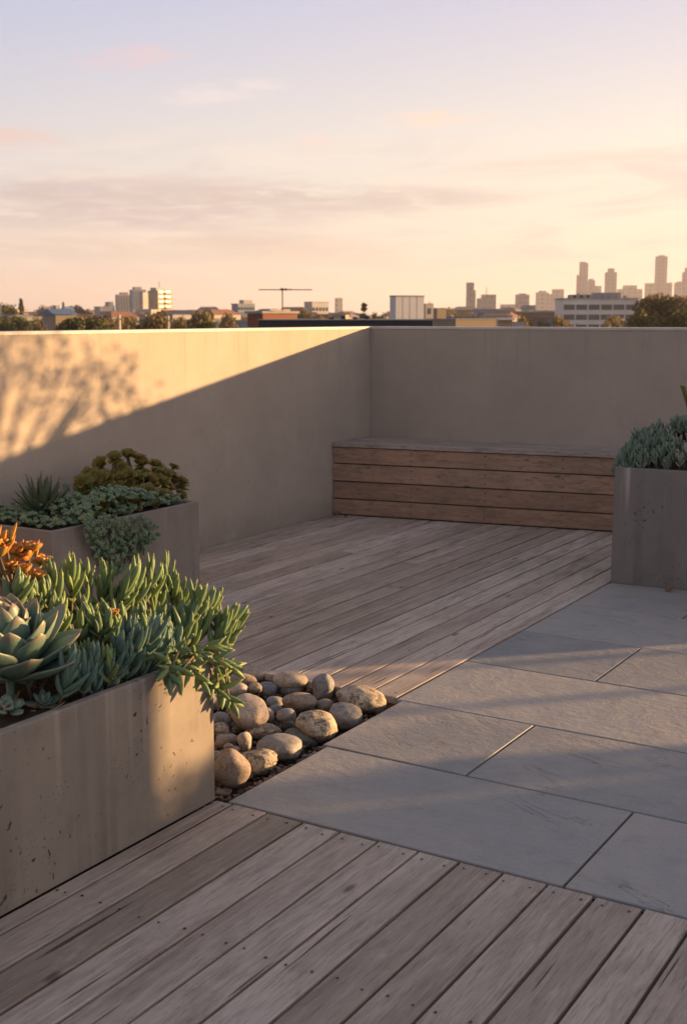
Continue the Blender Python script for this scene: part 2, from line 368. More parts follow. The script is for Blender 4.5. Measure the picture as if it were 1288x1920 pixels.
# ------------------------------------------------------------------ sun and sky
SUN_AZ, SUN_EL = R(44.7), R(6.4)
sv = Vector((math.sin(SUN_AZ)*math.cos(SUN_EL), math.cos(SUN_AZ)*math.cos(SUN_EL), math.sin(SUN_EL)))
sl = bpy.data.lights.new('sun', 'SUN'); sl.energy = 5.0; sl.angle = R(.53); sl.color = (1.0, .585, .25)
so = bpy.data.objects.new('sun', sl); COL.objects.link(so); so.rotation_euler = sv.to_track_quat('Z', 'Y').to_euler()
W = bpy.data.worlds.new('World'); S.world = W; W.use_nodes = True; wt = T(W.node_tree)
def srgb(r, g, b):
    return tuple(((c/255.+.055)/1.055)**2.4 if c > 10 else c/255./12.92 for c in (r, g, b))
def build_world():
    bg = W.node_tree.nodes['Background']
    d = wt.n('ShaderNodeTexCoord').outputs['Generated']
    s = wt.n('ShaderNodeSeparateXYZ', {0: d}).outputs
    el = wt.math('ARCSINE', s[2]); az = wt.math('ARCTAN2', s[0], s[1])
    # away-from-sun ramp and towards-sun ramp over elevation 0..90 deg (input = el/90deg)
    e = wt.math('POWER', wt.math('MAXIMUM', wt.math('DIVIDE', el, PI/2), 0.), .5)
    def p(deg): return (deg/90.)**.5
    away = wt.ramp(e, [(0, srgb(228, 200, 182)), (p(1.2), srgb(232, 205, 187)), (p(3.5), srgb(231, 213, 203)), (p(7), srgb(223, 216, 216)),
                       (p(13.5), srgb(190, 198, 224)), (p(30), srgb(166, 172, 192)), (1, srgb(132, 140, 163))])
    tow = wt.ramp(e, [(0, srgb(253, 219, 184)), (p(1.5), srgb(255, 231, 198)), (p(4), srgb(255, 240, 214)), (p(8), srgb(251, 238, 223)),
                      (p(13.5), srgb(221, 214, 226)), (p(30), srgb(174, 176, 192)), (1, srgb(132, 140, 163))])
    rel = wt.math('SUBTRACT', az, SUN_AZ)
    cs = wt.math('COSINE', rel)                       # 1 towards the sun, 0 at the left edge of the view
    c = wt.mix(wt.rng(cs, -.12, .52, 0, 1, False), away, tow)
    back = wt.ramp(e, [(0, srgb(146, 136, 142)), (p(5), srgb(196, 182, 184)), (p(14), srgb(192, 188, 198)), (p(40), srgb(163, 168, 186)), (1, srgb(136, 144, 166))])
    c = wt.mix(wt.rng(cs, -.1, -.7, 0, 1), c, back)
    # glow round the sun, outside the picture
    dt = wt.n('ShaderNodeVectorMath', {0: d, 1: tuple(sv)}, operation='DOT_PRODUCT').outputs['Value']
    gl = wt.math('POWER', wt.math('MAXIMUM', dt, 0.), 9.)
    c = wt.mix(1., c, wt.mix(gl, (0, 0, 0), (.8, .58, .36)), 'ADD')
    # clouds: streaky noise in azimuth / elevation, gathered in the banks the evening has
    v = wt.n('ShaderNodeCombineXYZ', {0: az, 1: wt.math('MULTIPLY', el, 5.5), 2: 0.}).outputs[0]
    nz2 = wt.noise(wt.scale(v, 1, 1.5, 1), 15, 7, .66, 1.0); warm = srgb(252, 220, 205); grey = srgb(222, 196, 184)
    nz = wt.noise(v, 9, 6, .6, .6); nf = wt.noise(v, 26, 5, .65, .8)
    # pale streaks everywhere between 2 and 8 degrees
    bank = wt.rng(el, R(1.0), R(3.5)); bank = wt.math('MULTIPLY', bank, wt.rng(el, R(9), R(5.5)))
    c = wt.mix(wt.math('MULTIPLY', wt.rng(nz, .44, .62, 0, .6), bank), c, srgb(255, 232, 214))
    c = wt.mix(wt.math('MULTIPLY', wt.rng(wt.noise(v, 6.3, 7, .62, .9), .46, .64, 0, .5), bank), c, srgb(216, 194, 190))
    def patch(px, py, wx, wy, col, amt, lo=.38, hi=.6, slope=0., nse=None):
        r = ray(px, py); a0 = math.atan2(r[0], r[1]); e0 = math.asin(r[2]/np.linalg.norm(r))
        da = wt.math('SUBTRACT', az, a0); de = wt.math('SUBTRACT', wt.math('SUBTRACT', el, e0), wt.math('MULTIPLY', da, slope))
        q = wt.math('ADD', wt.math('POWER', wt.math('DIVIDE', da, wx/2318.), 2.), wt.math('POWER', wt.math('DIVIDE', de, wy/2318.), 2.))
        f = wt.rng(q, 1.0, .05, 0, 1)
        n2 = wt.rng(nse or nz2, lo, hi+.08, 0.0, 1)
        return wt.mix(wt.math('MULTIPLY', wt.math('MULTIPLY', f, n2), amt), c, col)
    c = patch(200, 385, 620, 60, srgb(208, 190, 188), .8, .3, .52)
    c = patch(640, 372, 420, 30, srgb(216, 197, 188), .8, .3, .5)
    c = patch(330, 465, 600, 30, srgb(222, 196, 180), .6, .3, .55)
    c = patch(1080, 305, 330, 26, srgb(240, 214, 196), .5, .3, .5, .06)
    c = patch(20, 258, 130, 26, srgb(238, 206, 196), .9, .3, .5)
    c = patch(250, 108, 130, 24, srgb(232, 208, 212), .95, .35, .55, .1, nf)
    c = patch(420, 172, 150, 24, srgb(240, 226, 224), 1., .35, .55, .12, nf)
    c = patch(820, 222, 130, 20, srgb(255, 226, 206), 1., .35, .55, .02, nf)
    c = patch(600, 262, 60, 12, srgb(250, 222, 210), .7, .35, .55, 0, nf)
    c = patch(1240, 262, 120, 26, srgb(255, 240, 222), .9, .35, .55, .1, nf)
    sky = wt.n('ShaderNodeTexSky', sky_type='NISHITA', sun_disc=False, sun_elevation=SUN_EL, sun_rotation=SUN_AZ).outputs[0]
    c = wt.mix(.012, c, sky)
    W.node_tree.links.new(c, bg.inputs[0]); bg.inputs[1].default_value = 2**-EXPO
build_world()
S.view_settings.view_transform = 'Standard'; S.view_settings.look = 'None'; S.view_settings.gamma = 1; S.view_settings.exposure = EXPO

# ------------------------------------------------------------------ ground, roof slab, walls
WX = -4.394
m = MB(); m.box(-6000, 6000, -400, 9000, -9, -8.0)
structure(m.build('city_ground', mat_plain('city_ground', (.09, .085, .06), .95, .4, .01)))
m = MB(); m.box(-5.2, 9, -4.5, 15, -8.0, -.075)
structure(m.build('roof_slab', M['membrane']))
BW_ANG = R(4.5)
def bw(x, off=0): return 7.56+math.tan(BW_ANG)*(x+4.394)+off
# left wall
m = MB(); m.prism([(WX-.2, -4.5), (WX, -4.5), (WX, bw(WX)), (WX, bw(WX)+.22), (WX-.2, bw(WX)+.22)], -.07, 1.262)
lw = empty('parapet_wall', (0, 0, 0), 0, 'long plastered parapet wall on the left, half in low orange sunlight', 'wall'); m.build('wall_panel', M['plaster'], lw)
m = MB(); m.prism([(WX-.215, -4.5), (WX+.004, -4.5), (WX+.004, bw(WX)+.005), (WX+.004, bw(WX)+.22), (WX-.215, bw(WX)+.22)], 1.2625, 1.278, bev=.004); m.build('pale_top', M['pale_trim'], lw)  # added pale strip, paints the light seen along the plain wall top
# back wall up to the opening
x1 = 1.685
m = MB(); m.prism([(WX+.002, bw(WX)), (x1, bw(x1)), (x1-.02, bw(x1)+.2), (WX+.002, bw(WX)+.2)], -.07, 1.262)
b = empty('parapet_wall', (0, 0, 0), 0, 'plastered parapet wall behind the wooden bench, all in shade', 'wall'); m.build('wall_panel', M['plaster'], b)
m = MB(); m.prism([(WX+.006, bw(WX)-.004), (x1+.005, bw(x1)-.004), (x1-.015, bw(x1)+.21), (WX+.006, bw(WX)+.21)], 1.2625, 1.279, bev=.004); m.build('pale_top', M['pale_trim'], b)  # same added pale strip for light on the back wall top
# unseen wall past the opening, its height set to shade the planter
xa, xb = 3.97, 8.6
m = MB(); m.prism([(xa, bw(xa)), (xb, bw(xb)), (xb-.02, bw(xb)+.2), (xa-.02, bw(xa)+.2)], -.07, 1.53)
tag(m.build('parapet_wall', M['plaster']), 'unseen plastered parapet wall to the right of the roof opening, sized for its shade', 'wall')

# ------------------------------------------------------------------ decks
def board(m, x0, x1, y0, y1, top=0., th=.026, seg=1):
    rnd = random.random(); dz = random.uniform(-.0012, .0012)
    g = .0045+random.uniform(-.0006, .0006)
    j = random.uniform(-.0012, .0012)
    m.prism([(x0+g+j, y0), (x1-g+j, y0), (x1-g-j, y1), (x0+g-j, y1)], top-th, top+dz, rnd, .0032)
    return dz
def screws(m, x0, x1, ys, top=0.):
    for y in ys:
        for fx in (.22, .78):
            if random.random() < .06: continue
            x = x0+(x1-x0)*fx+random.uniform(-.006, .006); yy = y+random.uniform(-.008, .008)
            r = random.uniform(.0034, .0046)
            pts = [(x+r*math.cos(a), yy+r*math.sin(a), top+.0016) for a in np.linspace(0, 2*PI, 9)[:-1]]
            m.add(pts, [tuple(range(8))], 0, 1)
P = .1175
m = MB()
xs = [-2.0215, -1.96]+[-1.96+P*k for k in range(1, 36)]
for a, bb in zip(xs, xs[1:]):
    cuts = [-2.4]+([random.uniform(-1.0, .4)] if random.random() < .7 else [])+[2.6135+random.uniform(-.003, .003)]
    for c0, c1 in zip(cuts, cuts[1:]): board(m, a, bb, c0+.0015, c1-.0015)
    screws(m, a, bb, [2.575, 1.98, 1.42, .86, .3], 0.)
structure(m.build('timber_deck', [M['deck_front'], M['screw']]))
m = MB()
xs = [-2.034-P*k for k in range(0, 21)]; xs[-1] = WX+.004
k = 0
for bb, a in zip(xs, xs[1:]):
    y0 = 3.702+random.uniform(-.003, .003) if a > -2.87 else -2.4
    c = [y0]
    if a < -2.87: c += [random.uniform(1, 2.4)]
    if k > 3 and k % 2: c += [random.choice([4.7, 5.3, 5.9])+random.uniform(-.05, .05)]
    c += [8.05]
    for c0, c1 in zip(c, c[1:]): board(m, a, bb, c0+.0015, c1-.0015)
    screws(m, a, bb, [3.74, 4.28, 4.85, 5.42, 6.0, 6.6] + [q-.03 for q in c[1:-1]])
    k += 1
structure(m.build('timber_deck', [M['deck_rear'], M['screw']]))
# edge boards closing the deck against the pebble bed
m = MB(); m.box(-2.86, -2.036, 3.712, 3.73, -.074, -.0275); m.box(-2.872, -2.862, 1.0, 3.71, -.074, -.0275)
tag(m.build('fascia_board', M['bench']), 'dark timber edging board under the deck boards at the pebble bed', 'edging')

# ------------------------------------------------------------------ slate paving
m = MB(); ys = [2.62, 3.147, 3.68, 4.258, 4.81, 5.389, 5.93, 6.5, 7.05, 7.6, 8.1, 8.6, 9.2]
for i, (a, c) in enumerate(zip(ys, ys[1:])):
    xl = -1.985 if i == 0 else (-2.005 if i == 1 else -2.030)
    j0 = -.985 if i % 2 == 0 else -1.498
    js = [xl]+[j0+k for k in range(0, 9)]
    for p, q in zip(js, js[1:]):
        g = .0036; dz = random.uniform(-.0015, .0015)
        m.prism([(p+g, a+g), (q-g, a+g), (q-g, c-g), (p+g, c-g)], -.035, -.001+dz, random.random(), .0035)
m2 = MB(); m2.box(-2.0, 7.2, 2.622, 9.2, -.0749, -.014)
structure(m.build('slate_paving', M['slate'])); structure(m2.build('grout_bed', M['grout']))

# ------------------------------------------------------------------ pebble bed
m = MB(); nx, ny = 60, 80; V = []; 
for i in range(nx+1):
    for j in range(ny+1):
        x = -2.86+.86*i/nx; y = 2.3+1.41*j/ny
        V.append((x, y, -.062+.02*noise.noise(Vector((x*14, y*14, 0)))+.012*noise.noise(Vector((x*50, y*50, 3)))))
m.add(V, [(i*(ny+1)+j, (i+1)*(ny+1)+j, (i+1)*(ny+1)+j+1, i*(ny+1)+j+1) for i in range(nx) for j in range(ny)])
structure(m.build('soil_bed', M['soil'], smooth=True))

def ico(sub):
    bm = bmesh.new(); bmesh.ops.create_icosphere(bm, subdivisions=sub, radius=1)
    v = np.array([p.co[:] for p in bm.verts]); f = [tuple(q.index for q in p.verts) for p in bm.faces]; bm.free(); return v, f
ICO4, ICO2, ICO1 = ico(4), ico(2), ico(1)
# gravel between the pebbles: nobody could count it
m = MB()
for k in range(2600):
    x = random.uniform(-2.84, -2.0); y = random.uniform(2.62, 3.70); r = random.uniform(.003, .009)
    if k % 3 == 0: x = random.uniform(-2.06, -2.0)
    v = ICO1[0]*np.array([r*random.uniform(.8, 1.5), r*random.uniform(.8, 1.4), r*.8])
    v = v*(1+.25*rng.standard_normal((len(v), 1))*.6)+np.array([x, y, -.052+random.uniform(-.004, .010)])
    m.add(v, ICO1[1], random.random())
mg, t, put = material('gravel'); put(color=t.ramp(t.attr('rnd'), [(0, (.08, .055, .04)), (.5, (.19, .13, .09)), (1, (.32, .26, .2))]), rough=.85)
tag(m.build('gravel', mg), 'fine brown gravel between the pebbles', 'gravel', kind='stuff')

SC = 3.22
pebs = [ # zoom-picture centre x,y, width, height, lift, roll, material, label
 (275, 365, 252, 222, .03, 0, 'p_pink', 'largest round pinkish tan pebble beside the planter edge under the hanging shoots'),
 (325, 150, 190, 110, .0, .1, 'p_tan', 'smooth tan pebble at the back of the bed touching the deck edge'),
 (243, 172, 185, 82, .022, -.22, 'p_brown', 'long flat brown pebble just behind the hanging shoots'),
 (202, 238, 150, 95, .02, 0, 'p_pink', 'pale pebble half hidden behind the biggest round one'),
 (316, 226, 88, 70, .03, 0, 'p_brown', 'small rough brown pebble next to the blue-grey one'),
 (395, 232, 130, 98, .0, 0, 'p_blue', 'blue-grey pebble right of the small rough brown one'),
 (537, 183, 222, 112, .02, -.05, 'p_tan', 'wide domed tan pebble against the deck edge'),
 (540, 240, 155, 75, .0, 0, 'p_green', 'dark brown pebble tucked under the wide domed one'),
 (733, 220, 148, 190, .0, .05, 'p_blue', 'tall upright grey pebble standing on end'),
 (585, 306, 215, 112, .02, -.08, 'p_brown', 'smooth brown oval pebble in the middle of the bed'),
 (437, 308, 110, 70, .01, 0, 'p_grey', 'small grey pebble left of the smooth brown oval'),
 (735, 332, 105, 90, .0, 0, 'p_brown', 'brown-grey pebble in front of the upright one'),
 (958, 292, 312, 172, .012, -.22, 'p_pitted', 'largest rough tan pebble at the far right corner of the bed'),
 (860, 392, 210, 162, .0, -.25, 'p_grey', 'smooth light grey pebble against the paving below the largest rough one'),
 (694, 450, 264, 190, .012, -.3, 'p_pitted', 'heavily pitted cream pebble at the paving edge'),
 (600, 524, 222, 112, .0, -.42, 'p_green', 'dark greenish pebble with pale veins'),
 (455, 582, 290, 160, .006, -.05, 'p_grey', 'large smooth grey oval pebble at the paving edge'),
 (365, 488, 220, 90, .012, .14, 'p_pitted', 'long low pitted tan pebble in front of the round pinkish one'),
 (398, 386, 66, 105, .01, 0, 'p_pink', 'narrow tan pebble pressed against the round pinkish one'),
 (505, 398, 120, 105, .02, 0, 'p_grey', 'grey-brown pebble with a rounded top behind the dark greenish one'),
 (520, 445, 90, 90, .0, 0, 'p_green', 'dark pebble added for the shaded gap left of the pitted cream one'),  # added stone, its dark colour stands in for a shaded gap
 (258, 550, 95, 128, .01, .35, 'p_pink', 'small egg-shaped tan pebble standing tilted'),
 (340, 668, 246, 162, .004, .05, 'p_pitted', 'rough tan pebble with a cracked face at the paving edge'),
 (172, 712, 235, 240, .02, -.5, 'p_brown', 'big brown pebble leaning against the concrete planter corner'),
 (112, 475, 110, 95, .02, -.1, 'p_pitted', 'pitted cream pebble touching the planter side'),
 (140, 545, 135, 88, .012, 0, 'p_brown', 'rough brown pebble between planter and egg-shaped pebble'),
 (160, 582, 70, 45, .025, 0, 'p_brown', 'tiny flat brown pebble on the rough brown one'),
 (196, 602, 66, 52, .02, 0, 'p_brown', 'tiny round brown pebble above the big leaning one'),
 (125, 858, 108, 52, .0, .1, 'p_brown', 'flat brown pebble at the front tip of the bed'),
 (284, 745, 55, 70, .0, 0, 'p_brown', 'small brown pebble wedged between big leaning and cracked ones'),
 (822, 215, 62, 55, .0, 0, 'p_tan', 'small pale pebble behind the upright grey one'),
 (648, 238, 58, 52, .0, 0, 'p_grey', 'small grey pebble left of the upright one'),
 (205, 120, 90, 40, .0, 0, 'p_blue', 'flat blue-grey pebble at the far back left of the bed'),
 (447, 355, 90, 55, .0, 0, 'p_blue', 'little grey pebble behind the grey-brown rounded one'),
 (112, 412, 110, 85, .0, 0, 'p_grey', 'dark grey pebble in the shadow under the hanging shoots'),
 (420, 170, 60, 55, .0, 0, 'p_tan', 'small tan pebble between two larger ones at the deck edge'),
 (640, 350, 90, 60, .0, 0, 'p_green', 'dark filler pebble added in the gap above the pitted cream one'),  # added dark stone filling the gap
 (230, 470, 110, 70, .0, 0, 'p_green', 'dark pebble under the big round pinkish one'),
 (90, 640, 90, 80, .0, 0, 'p_grey', 'grey pebble at the planter side behind the big leaning one'),
 (60, 300, 150, 120, .0, 0, 'p_tan', 'tan pebble in the shade behind the planter corner'),
 (110, 190, 160, 90, .0, 0, 'p_grey', 'grey pebble behind the hanging shoots in the shade'),
]
for k, (cx, cy, w, h, lift, roll, mt, lab) in enumerate(pebs):
    X, Y = 380+cx/SC, 1220+cy/SC
    mpp = 1/2318.*4.2; rx = w/SC/2*mpp; hh = h/SC/2*mpp
    for _ in range(3):
        p = gz(X, Y, -.055+lift+hh*.95); D = float((p-CAM)@fw); mpp = D/2289.; rx = w/SC/2*mpp; hh = h/SC/2*mpp
    rz = hh*.97; ry = max(min(rx, hh*1.35), hh*.85)
    if h > w*1.1 and not roll: ry = rx
    v = ICO4[0].copy(); sd = Vector((k*7.3, k*3.1, 0)); out = []
    ex = random.uniform(.86, 1.0); rough = .10 if mt == 'p_pitted' else .05
    for q in v:
        q = np.sign(q)*np.abs(q)**ex; n1 = noise.noise(Vector(q*.9)+sd); n2 = noise.noise(Vector(q*2.3)+sd*2); n3 = noise.noise(Vector(q*6.)+sd*3)
        out.append(q*(1+.22*n1+rough*1.1*n2+rough*.35*n3))
    v = np.array(out); v = v/np.abs(v).max(0)*np.array([rx, ry, rz])
    c, s_ = math.cos(roll), math.sin(roll)   # roll about the viewing axis direction (stone's own lean)
    if roll:
        a = math.hypot(rx*c, rz*s_); bz = math.hypot(rx*s_, rz*c)
        v = np.stack([v[:, 0]*c-v[:, 2]*s_, v[:, 1], v[:, 0]*s_+v[:, 2]*c], 1); v *= np.array([rx/a, 1, rz/bz])
    m = MB(); m.add(v, ICO4[1]); o = m.build('pebble', M[mt], smooth=True)
    o.location = p; o.rotation_euler = (0, 0, yaw)
    tag(o, lab, 'pebble', 'river pebbles in the bed beside the planter')

# ------------------------------------------------------------------ planters
def planter(name, label, mat, x0, x1, y0, y1, h, rim, rz=0., origin=None, bevel=.006):
    ox, oy = origin or (x0, y0)
    e = empty(name, (ox, oy, 0), rz, label, 'planter')
    bm = bmesh.new()
    X = [x0-ox, x1-ox]; Y = [y0-oy, y1-oy]
    def ring(a, z): return [bm.verts.new((X[0]+a, Y[0]+a, z)), bm.verts.new((X[1]-a, Y[0]+a, z)), bm.verts.new((X[1]-a, Y[1]-a, z)), bm.verts.new((X[0]+a, Y[1]-a, z))]
    rs = [ring(0, 0), ring(0, h), ring(rim, h), ring(rim, h-.12)]
    for a, c in zip(rs, rs[1:]):
        for i in range(4): bm.faces.new((a[i], a[(i+1) % 4], c[(i+1) % 4], c[i]))
    bm.faces.new(rs[-1]); bmesh.ops.recalc_face_normals(bm, faces=bm.faces)
    me = bpy.data.meshes.new('body'); bm.to_mesh(me); bm.free(); me.materials.append(mat)
    o = bpy.data.objects.new('body', me); COL.objects.link(o); o.parent = e
    md = o.modifiers.new('b', 'BEVEL'); md.width = bevel; md.segments = 3; md.limit_method = 'ANGLE'
    m = MB(); n = 24; V = []
    for i in range(n+1):
        for j in range(n+1):
            x = X[0]+rim-.001+(X[1]-X[0]-2*rim+.002)*i/n; y = Y[0]+rim-.001+(Y[1]-Y[0]-2*rim+.002)*j/n
            V.append((x, y, h-.03+.016*noise.noise(Vector((x*9+ox, y*9, 5)))))
    m.add(V, [(i*(n+1)+j, (i+1)*(n+1)+j, (i+1)*(n+1)+j+1, i*(n+1)+j+1) for i in range(n) for j in range(n)])
    m.build('soil', M['soil'], e, smooth=True)
    return e
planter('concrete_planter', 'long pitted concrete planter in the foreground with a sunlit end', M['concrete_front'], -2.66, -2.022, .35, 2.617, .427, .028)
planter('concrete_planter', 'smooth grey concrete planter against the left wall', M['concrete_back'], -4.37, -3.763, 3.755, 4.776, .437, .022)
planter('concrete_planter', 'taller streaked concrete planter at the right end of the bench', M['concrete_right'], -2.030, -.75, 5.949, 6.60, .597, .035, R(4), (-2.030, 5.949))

# ------------------------------------------------------------------ bench
BA = math.tan(R(10.0))
be = empty('timber_bench', (WX, 7.047, 0), 0, 'long low box bench clad in brown timber boards between wall and planter', 'bench')
def bx(u, v, z):   # u along x, v depth: front face line slopes with BA
    return (u, v+u*BA)
L = 4.1
def bprism(m, u0, u1, v0, v1, z0, z1, bev=.0025, rnd=0.):
    m.prism([bx(u0, v0, 0), bx(u1, v0, 0), bx(u1, v1, 0), bx(u0, v1, 0)], z0, z1, rnd, bev)
random.seed(12)
for z0, z1 in ((.010, .112), (.1205, .2325), (.241, .354), (.3625, .4675)):
    cut = random.choice([1.75, 2.6]); m = MB(); heads = []
    for u0, u1 in ((.004, cut), (cut+.003, L)):
        bprism(m, u0, u1, 0, .022, z0, z1, .002, random.random())
    for u in (.56, 1.06, 1.56, 2.1, 2.7):
        for dz in (.03, .085):
            a = bx(u, -.0012, 0); r = .0048
            ms = MB(); heads.append(ms); ms.add([(a[0]+r*math.cos(q), a[1], z0+dz+r*math.sin(q)) for q in np.linspace(0, 2*PI, 9)[:-1]], [tuple(range(8))], 0, 0)
    fb = m.build('front_board', [M['bench'], M['screw']], be); [ms.build('screw_head', M['screw'], fb) for ms in heads]
for i in range(5):
    m = MB(); bprism(m, .002, L, -.010+i*.118, -.010+i*.118+.114, .4735, .5000+random.uniform(-.0008, .0008), .003, random.random())
    m.build('seat_board', M['bench_top'], be)
m = MB(); bprism(m, .01, L-.01, .024, .45, .0, .468, 0); m.build('carcass', M['membrane'], be)

# ------------------------------------------------------------------ plants
def unit(v): v = np.asarray(v, float); return v/(np.linalg.norm(v)+1e-9)
def perp(a):
    a = unit(a); r = np.array([0, 0, 1.]) if abs(a[2]) < .9 else np.array([1., 0, 0])
    u = unit(np.cross(a, r)); return u, np.cross(a, u)
def fprof(t): return (.45+.65*t**.7)*(1-t**5)**.6*(.97 if t < 1 else 0)+.02
def fprof2(t): return max(.06, (.55+.5*math.sin(PI*min(1, t*1.1))**.8)*(1-t**3.5)**.55)
def spoon(t): return max(.03, (.22+.78*math.sin(PI*t**1.45)**.9)*(1-.0*t)) if t < .72 else max(.03, .98*math.sqrt(max(0, 1-((t-.66)/.34)**2.0))+.0)
def lance(t): return max(.02, (.75+.5*math.sin(PI*t*.8))*(1-t)**.55) if t < .999 else .02
def shoot(m, base, axis, length=.09, n=15, leafL=.062, r=.0066, spread=.75, stem=True, curl=.55, rs=0.):
    """upright stem tip crowded with up-curving finger leaves"""
    axis = unit(axis); u, v = perp(axis); ga = 2.4
    base = np.asarray(base, float)-axis*length*.55; n = int(n*.80); q_ = random.uniform(.78, 1.28); leafL *= q_; r *= 1.36*q_; length = length*1.6
    if stem: m.tube([base-axis*.05, base+axis*length*.5, base+axis*length], [.005, .0045, .003], 6, .3, 1)
    for i in range(n):
        f = i/(n-1); th = i*ga+random.uniform(-.5, .5)
        out = u*math.cos(th)+v*math.sin(th)
        ang = spread*1.25*(1-f*.85)+random.uniform(-.12, .12)
        d = axis*math.cos(ang)+out*math.sin(ang)
        LL = leafL*(.75+.45*math.sin(PI*min(1, .25+f*.75)))*random.uniform(.7, 1.2)
        # bend back towards the axis
        m.leaf(base+axis*length*f*.95, d, axis-out*.3, LL, r*random.uniform(.85, 1.12), r*.86, fprof2, bend=curl*(1-f*.6)*random.uniform(.6, 1.3), rings=8, sides=7, rnd=min(1, max(0, rs+random.random())))
def clump(name, label, cat, shoots, mat, group=None, **kw):
    m = MB()
    for (p, a, k) in shoots: shoot(m, np.array(p, float), np.array(a, float), **{**kw, **k})
    o = m.build(name, [mat, M['stem']], smooth=True)
    # origin at the base
    c = np.mean([s_[0] for s_ in shoots], axis=0)
    o.data.transform(__import__('mathutils').Matrix.Translation(-Vector(c))); o.location = c
    return tag(o, label, cat, group)
def onx(px_, py_, X):
    d = ray(px_, py_); return CAM+d*(X/d[0])
def fill(pts, X, jit=.0, tilt=.35, toward=(0, 0), **k):
    """shoot bases given by where they show in the photograph on the plane x = X"""
    out = []
    for q in pts:
        p = onx(q[0], q[1], X+(q[2] if len(q) > 2 else 0)); a = (toward[0]+random.uniform(-tilt, tilt), toward[1]+random.uniform(-tilt, tilt), 1)
        out.append((p, a, dict(k)))
    return out
random.seed(21)
GRP = 'finger-leaved succulents in the front planter'
clump('chalksticks', 'finger-leaved succulent at the planter back, its tips rising in front of the small box corner', 'succulent',
      fill([(105, 1120), (135, 1110), (165, 1105), (190, 1125), (88, 1140), (150, 1135), (205, 1110)], -2.42, tilt=.28), M['chalk'], GRP, n=14, leafL=.075, length=.06, r=.0062)
clump('chalksticks', 'small sunlit finger-leaved succulent just right of the big rosette', 'succulent',
      fill([(128, 1190), (150, 1195), (165, 1185), (110, 1180)], -2.26, tilt=.25), M['chalk'], GRP, n=13, leafL=.06, length=.05)
clump('chalksticks', 'tall yellow-green finger-leaved succulent in the middle of the planter', 'succulent',
      fill([(225, 1130), (250, 1120), (280, 1110), (300, 1125), (320, 1140), (262, 1145), (240, 1160), (335, 1150), (290, 1160), (310, 1105)], -2.36, tilt=.25, toward=(.1, .1)), M['chalk'], GRP, n=15, leafL=.08, length=.07, r=.0062)
clump('chalksticks', 'blue-grey finger-leaved succulent in shade at the planter front left', 'succulent',
      fill([(178, 1292), (155, 1285), (200, 1278), (175, 1265), (140, 1260), (122, 1290), (215, 1262)], -2.085, tilt=.3, toward=(.25, -.1)), M['chalk_blue'], GRP, n=15, leafL=.072, length=.045, r=.0062)
clump('chalksticks', 'blue-grey finger-leaved succulent in shade at the centre of the planter rim', 'succulent',
      fill([(232, 1266), (262, 1255), (285, 1240), (248, 1238), (222, 1240), (310, 1240), (270, 1218), (235, 1205), (330, 1228), (300, 1215)], -2.085, tilt=.3, toward=(.2, 0)), M['chalk_blue'], GRP, n=15, leafL=.075, length=.055, r=.0062)
clump('chalksticks', 'blue-green finger-leaved succulent in the middle gap behind the front ones', 'succulent',
      fill([(190, 1200), (215, 1180), (235, 1185), (300, 1195), (320, 1180), (205, 1215), (275, 1180), (330, 1200), (180, 1180)], -2.22, tilt=.35), M['chalk'], GRP, n=13, leafL=.065, length=.05, rs=-.3)
clump('chalksticks', 'sunlit finger-leaved succulent leaning out over the far end of the planter', 'succulent',
      fill([(365, 1150), (380, 1165), (395, 1150), (350, 1170), (372, 1185), (345, 1190), (405, 1170), (360, 1205)], -2.16, tilt=.3, toward=(.1, .2)) +
      fill([(415, 1185), (425, 1200), (435, 1190), (410, 1205)], -2.12, tilt=.2, toward=(.35, .45)), M['chalk'], GRP, n=14, leafL=.068, length=.055)
m = MB()
for k in range(75):
    x, y = random.uniform(-2.58, -2.06), random.uniform(2.12, 2.59)
    if x > -2.1 and y < 2.2: continue
    shoot(m, np.array([x, y, .45]), np.array([random.uniform(-.4, .5), random.uniform(-.4, .4), 1]), n=9, leafL=.06, length=.05, r=.0056, spread=.9)
place0 = m.build('chalksticks', [M['chalk'], M['stem']], smooth=True); tag(place0, 'low dark undergrowth of finger leaves filling the planter between the taller ones', 'succulent', GRP)
hang = []
for (a, b_, X, dx) in [((350, 1215), (400, 1262), -2.07, 0), ((365, 1225), (425, 1250), -2.05, 0), ((370, 1230), (412, 1300), -2.0, 0), ((360, 1240), (335, 1262), -1.98, 0), ((385, 1235), (430, 1312), -1.99, 0), ((345, 1230), (372, 1270), -1.985, 0), ((320, 1225), (318, 1262), -1.98, 0)]:
    p0, p1 = onx(*a, X-.03), onx(*b_, X); hang.append((p0, p1))
m = MB()
for p0, p1 in hang:
    d = p1-p0; mid = (p0+p1)/2+np.array([.01, .02, .025])
    m.tube([p0, mid, p1], [.005, .0045, .0035], 6, .3, 1)
    ax = unit(unit(d)+np.array([.25, .1, -.15]))
    shoot(m, p1-ax*.035, ax, length=.05, n=12, leafL=.062, r=.0058, spread=1.15, stem=False, curl=-.35)
    shoot(m, mid-ax*.02, unit(ax+np.array([.5, .2, .6])), length=.03, n=7, leafL=.05, r=.0052, spread=1.0, stem=False, curl=.3)
tag(m.build('chalksticks', [M['chalk'], M['stem']], smooth=True), 'trailing finger-leaved succulent hanging over the planter corner above the pebbles', 'succulent', GRP)

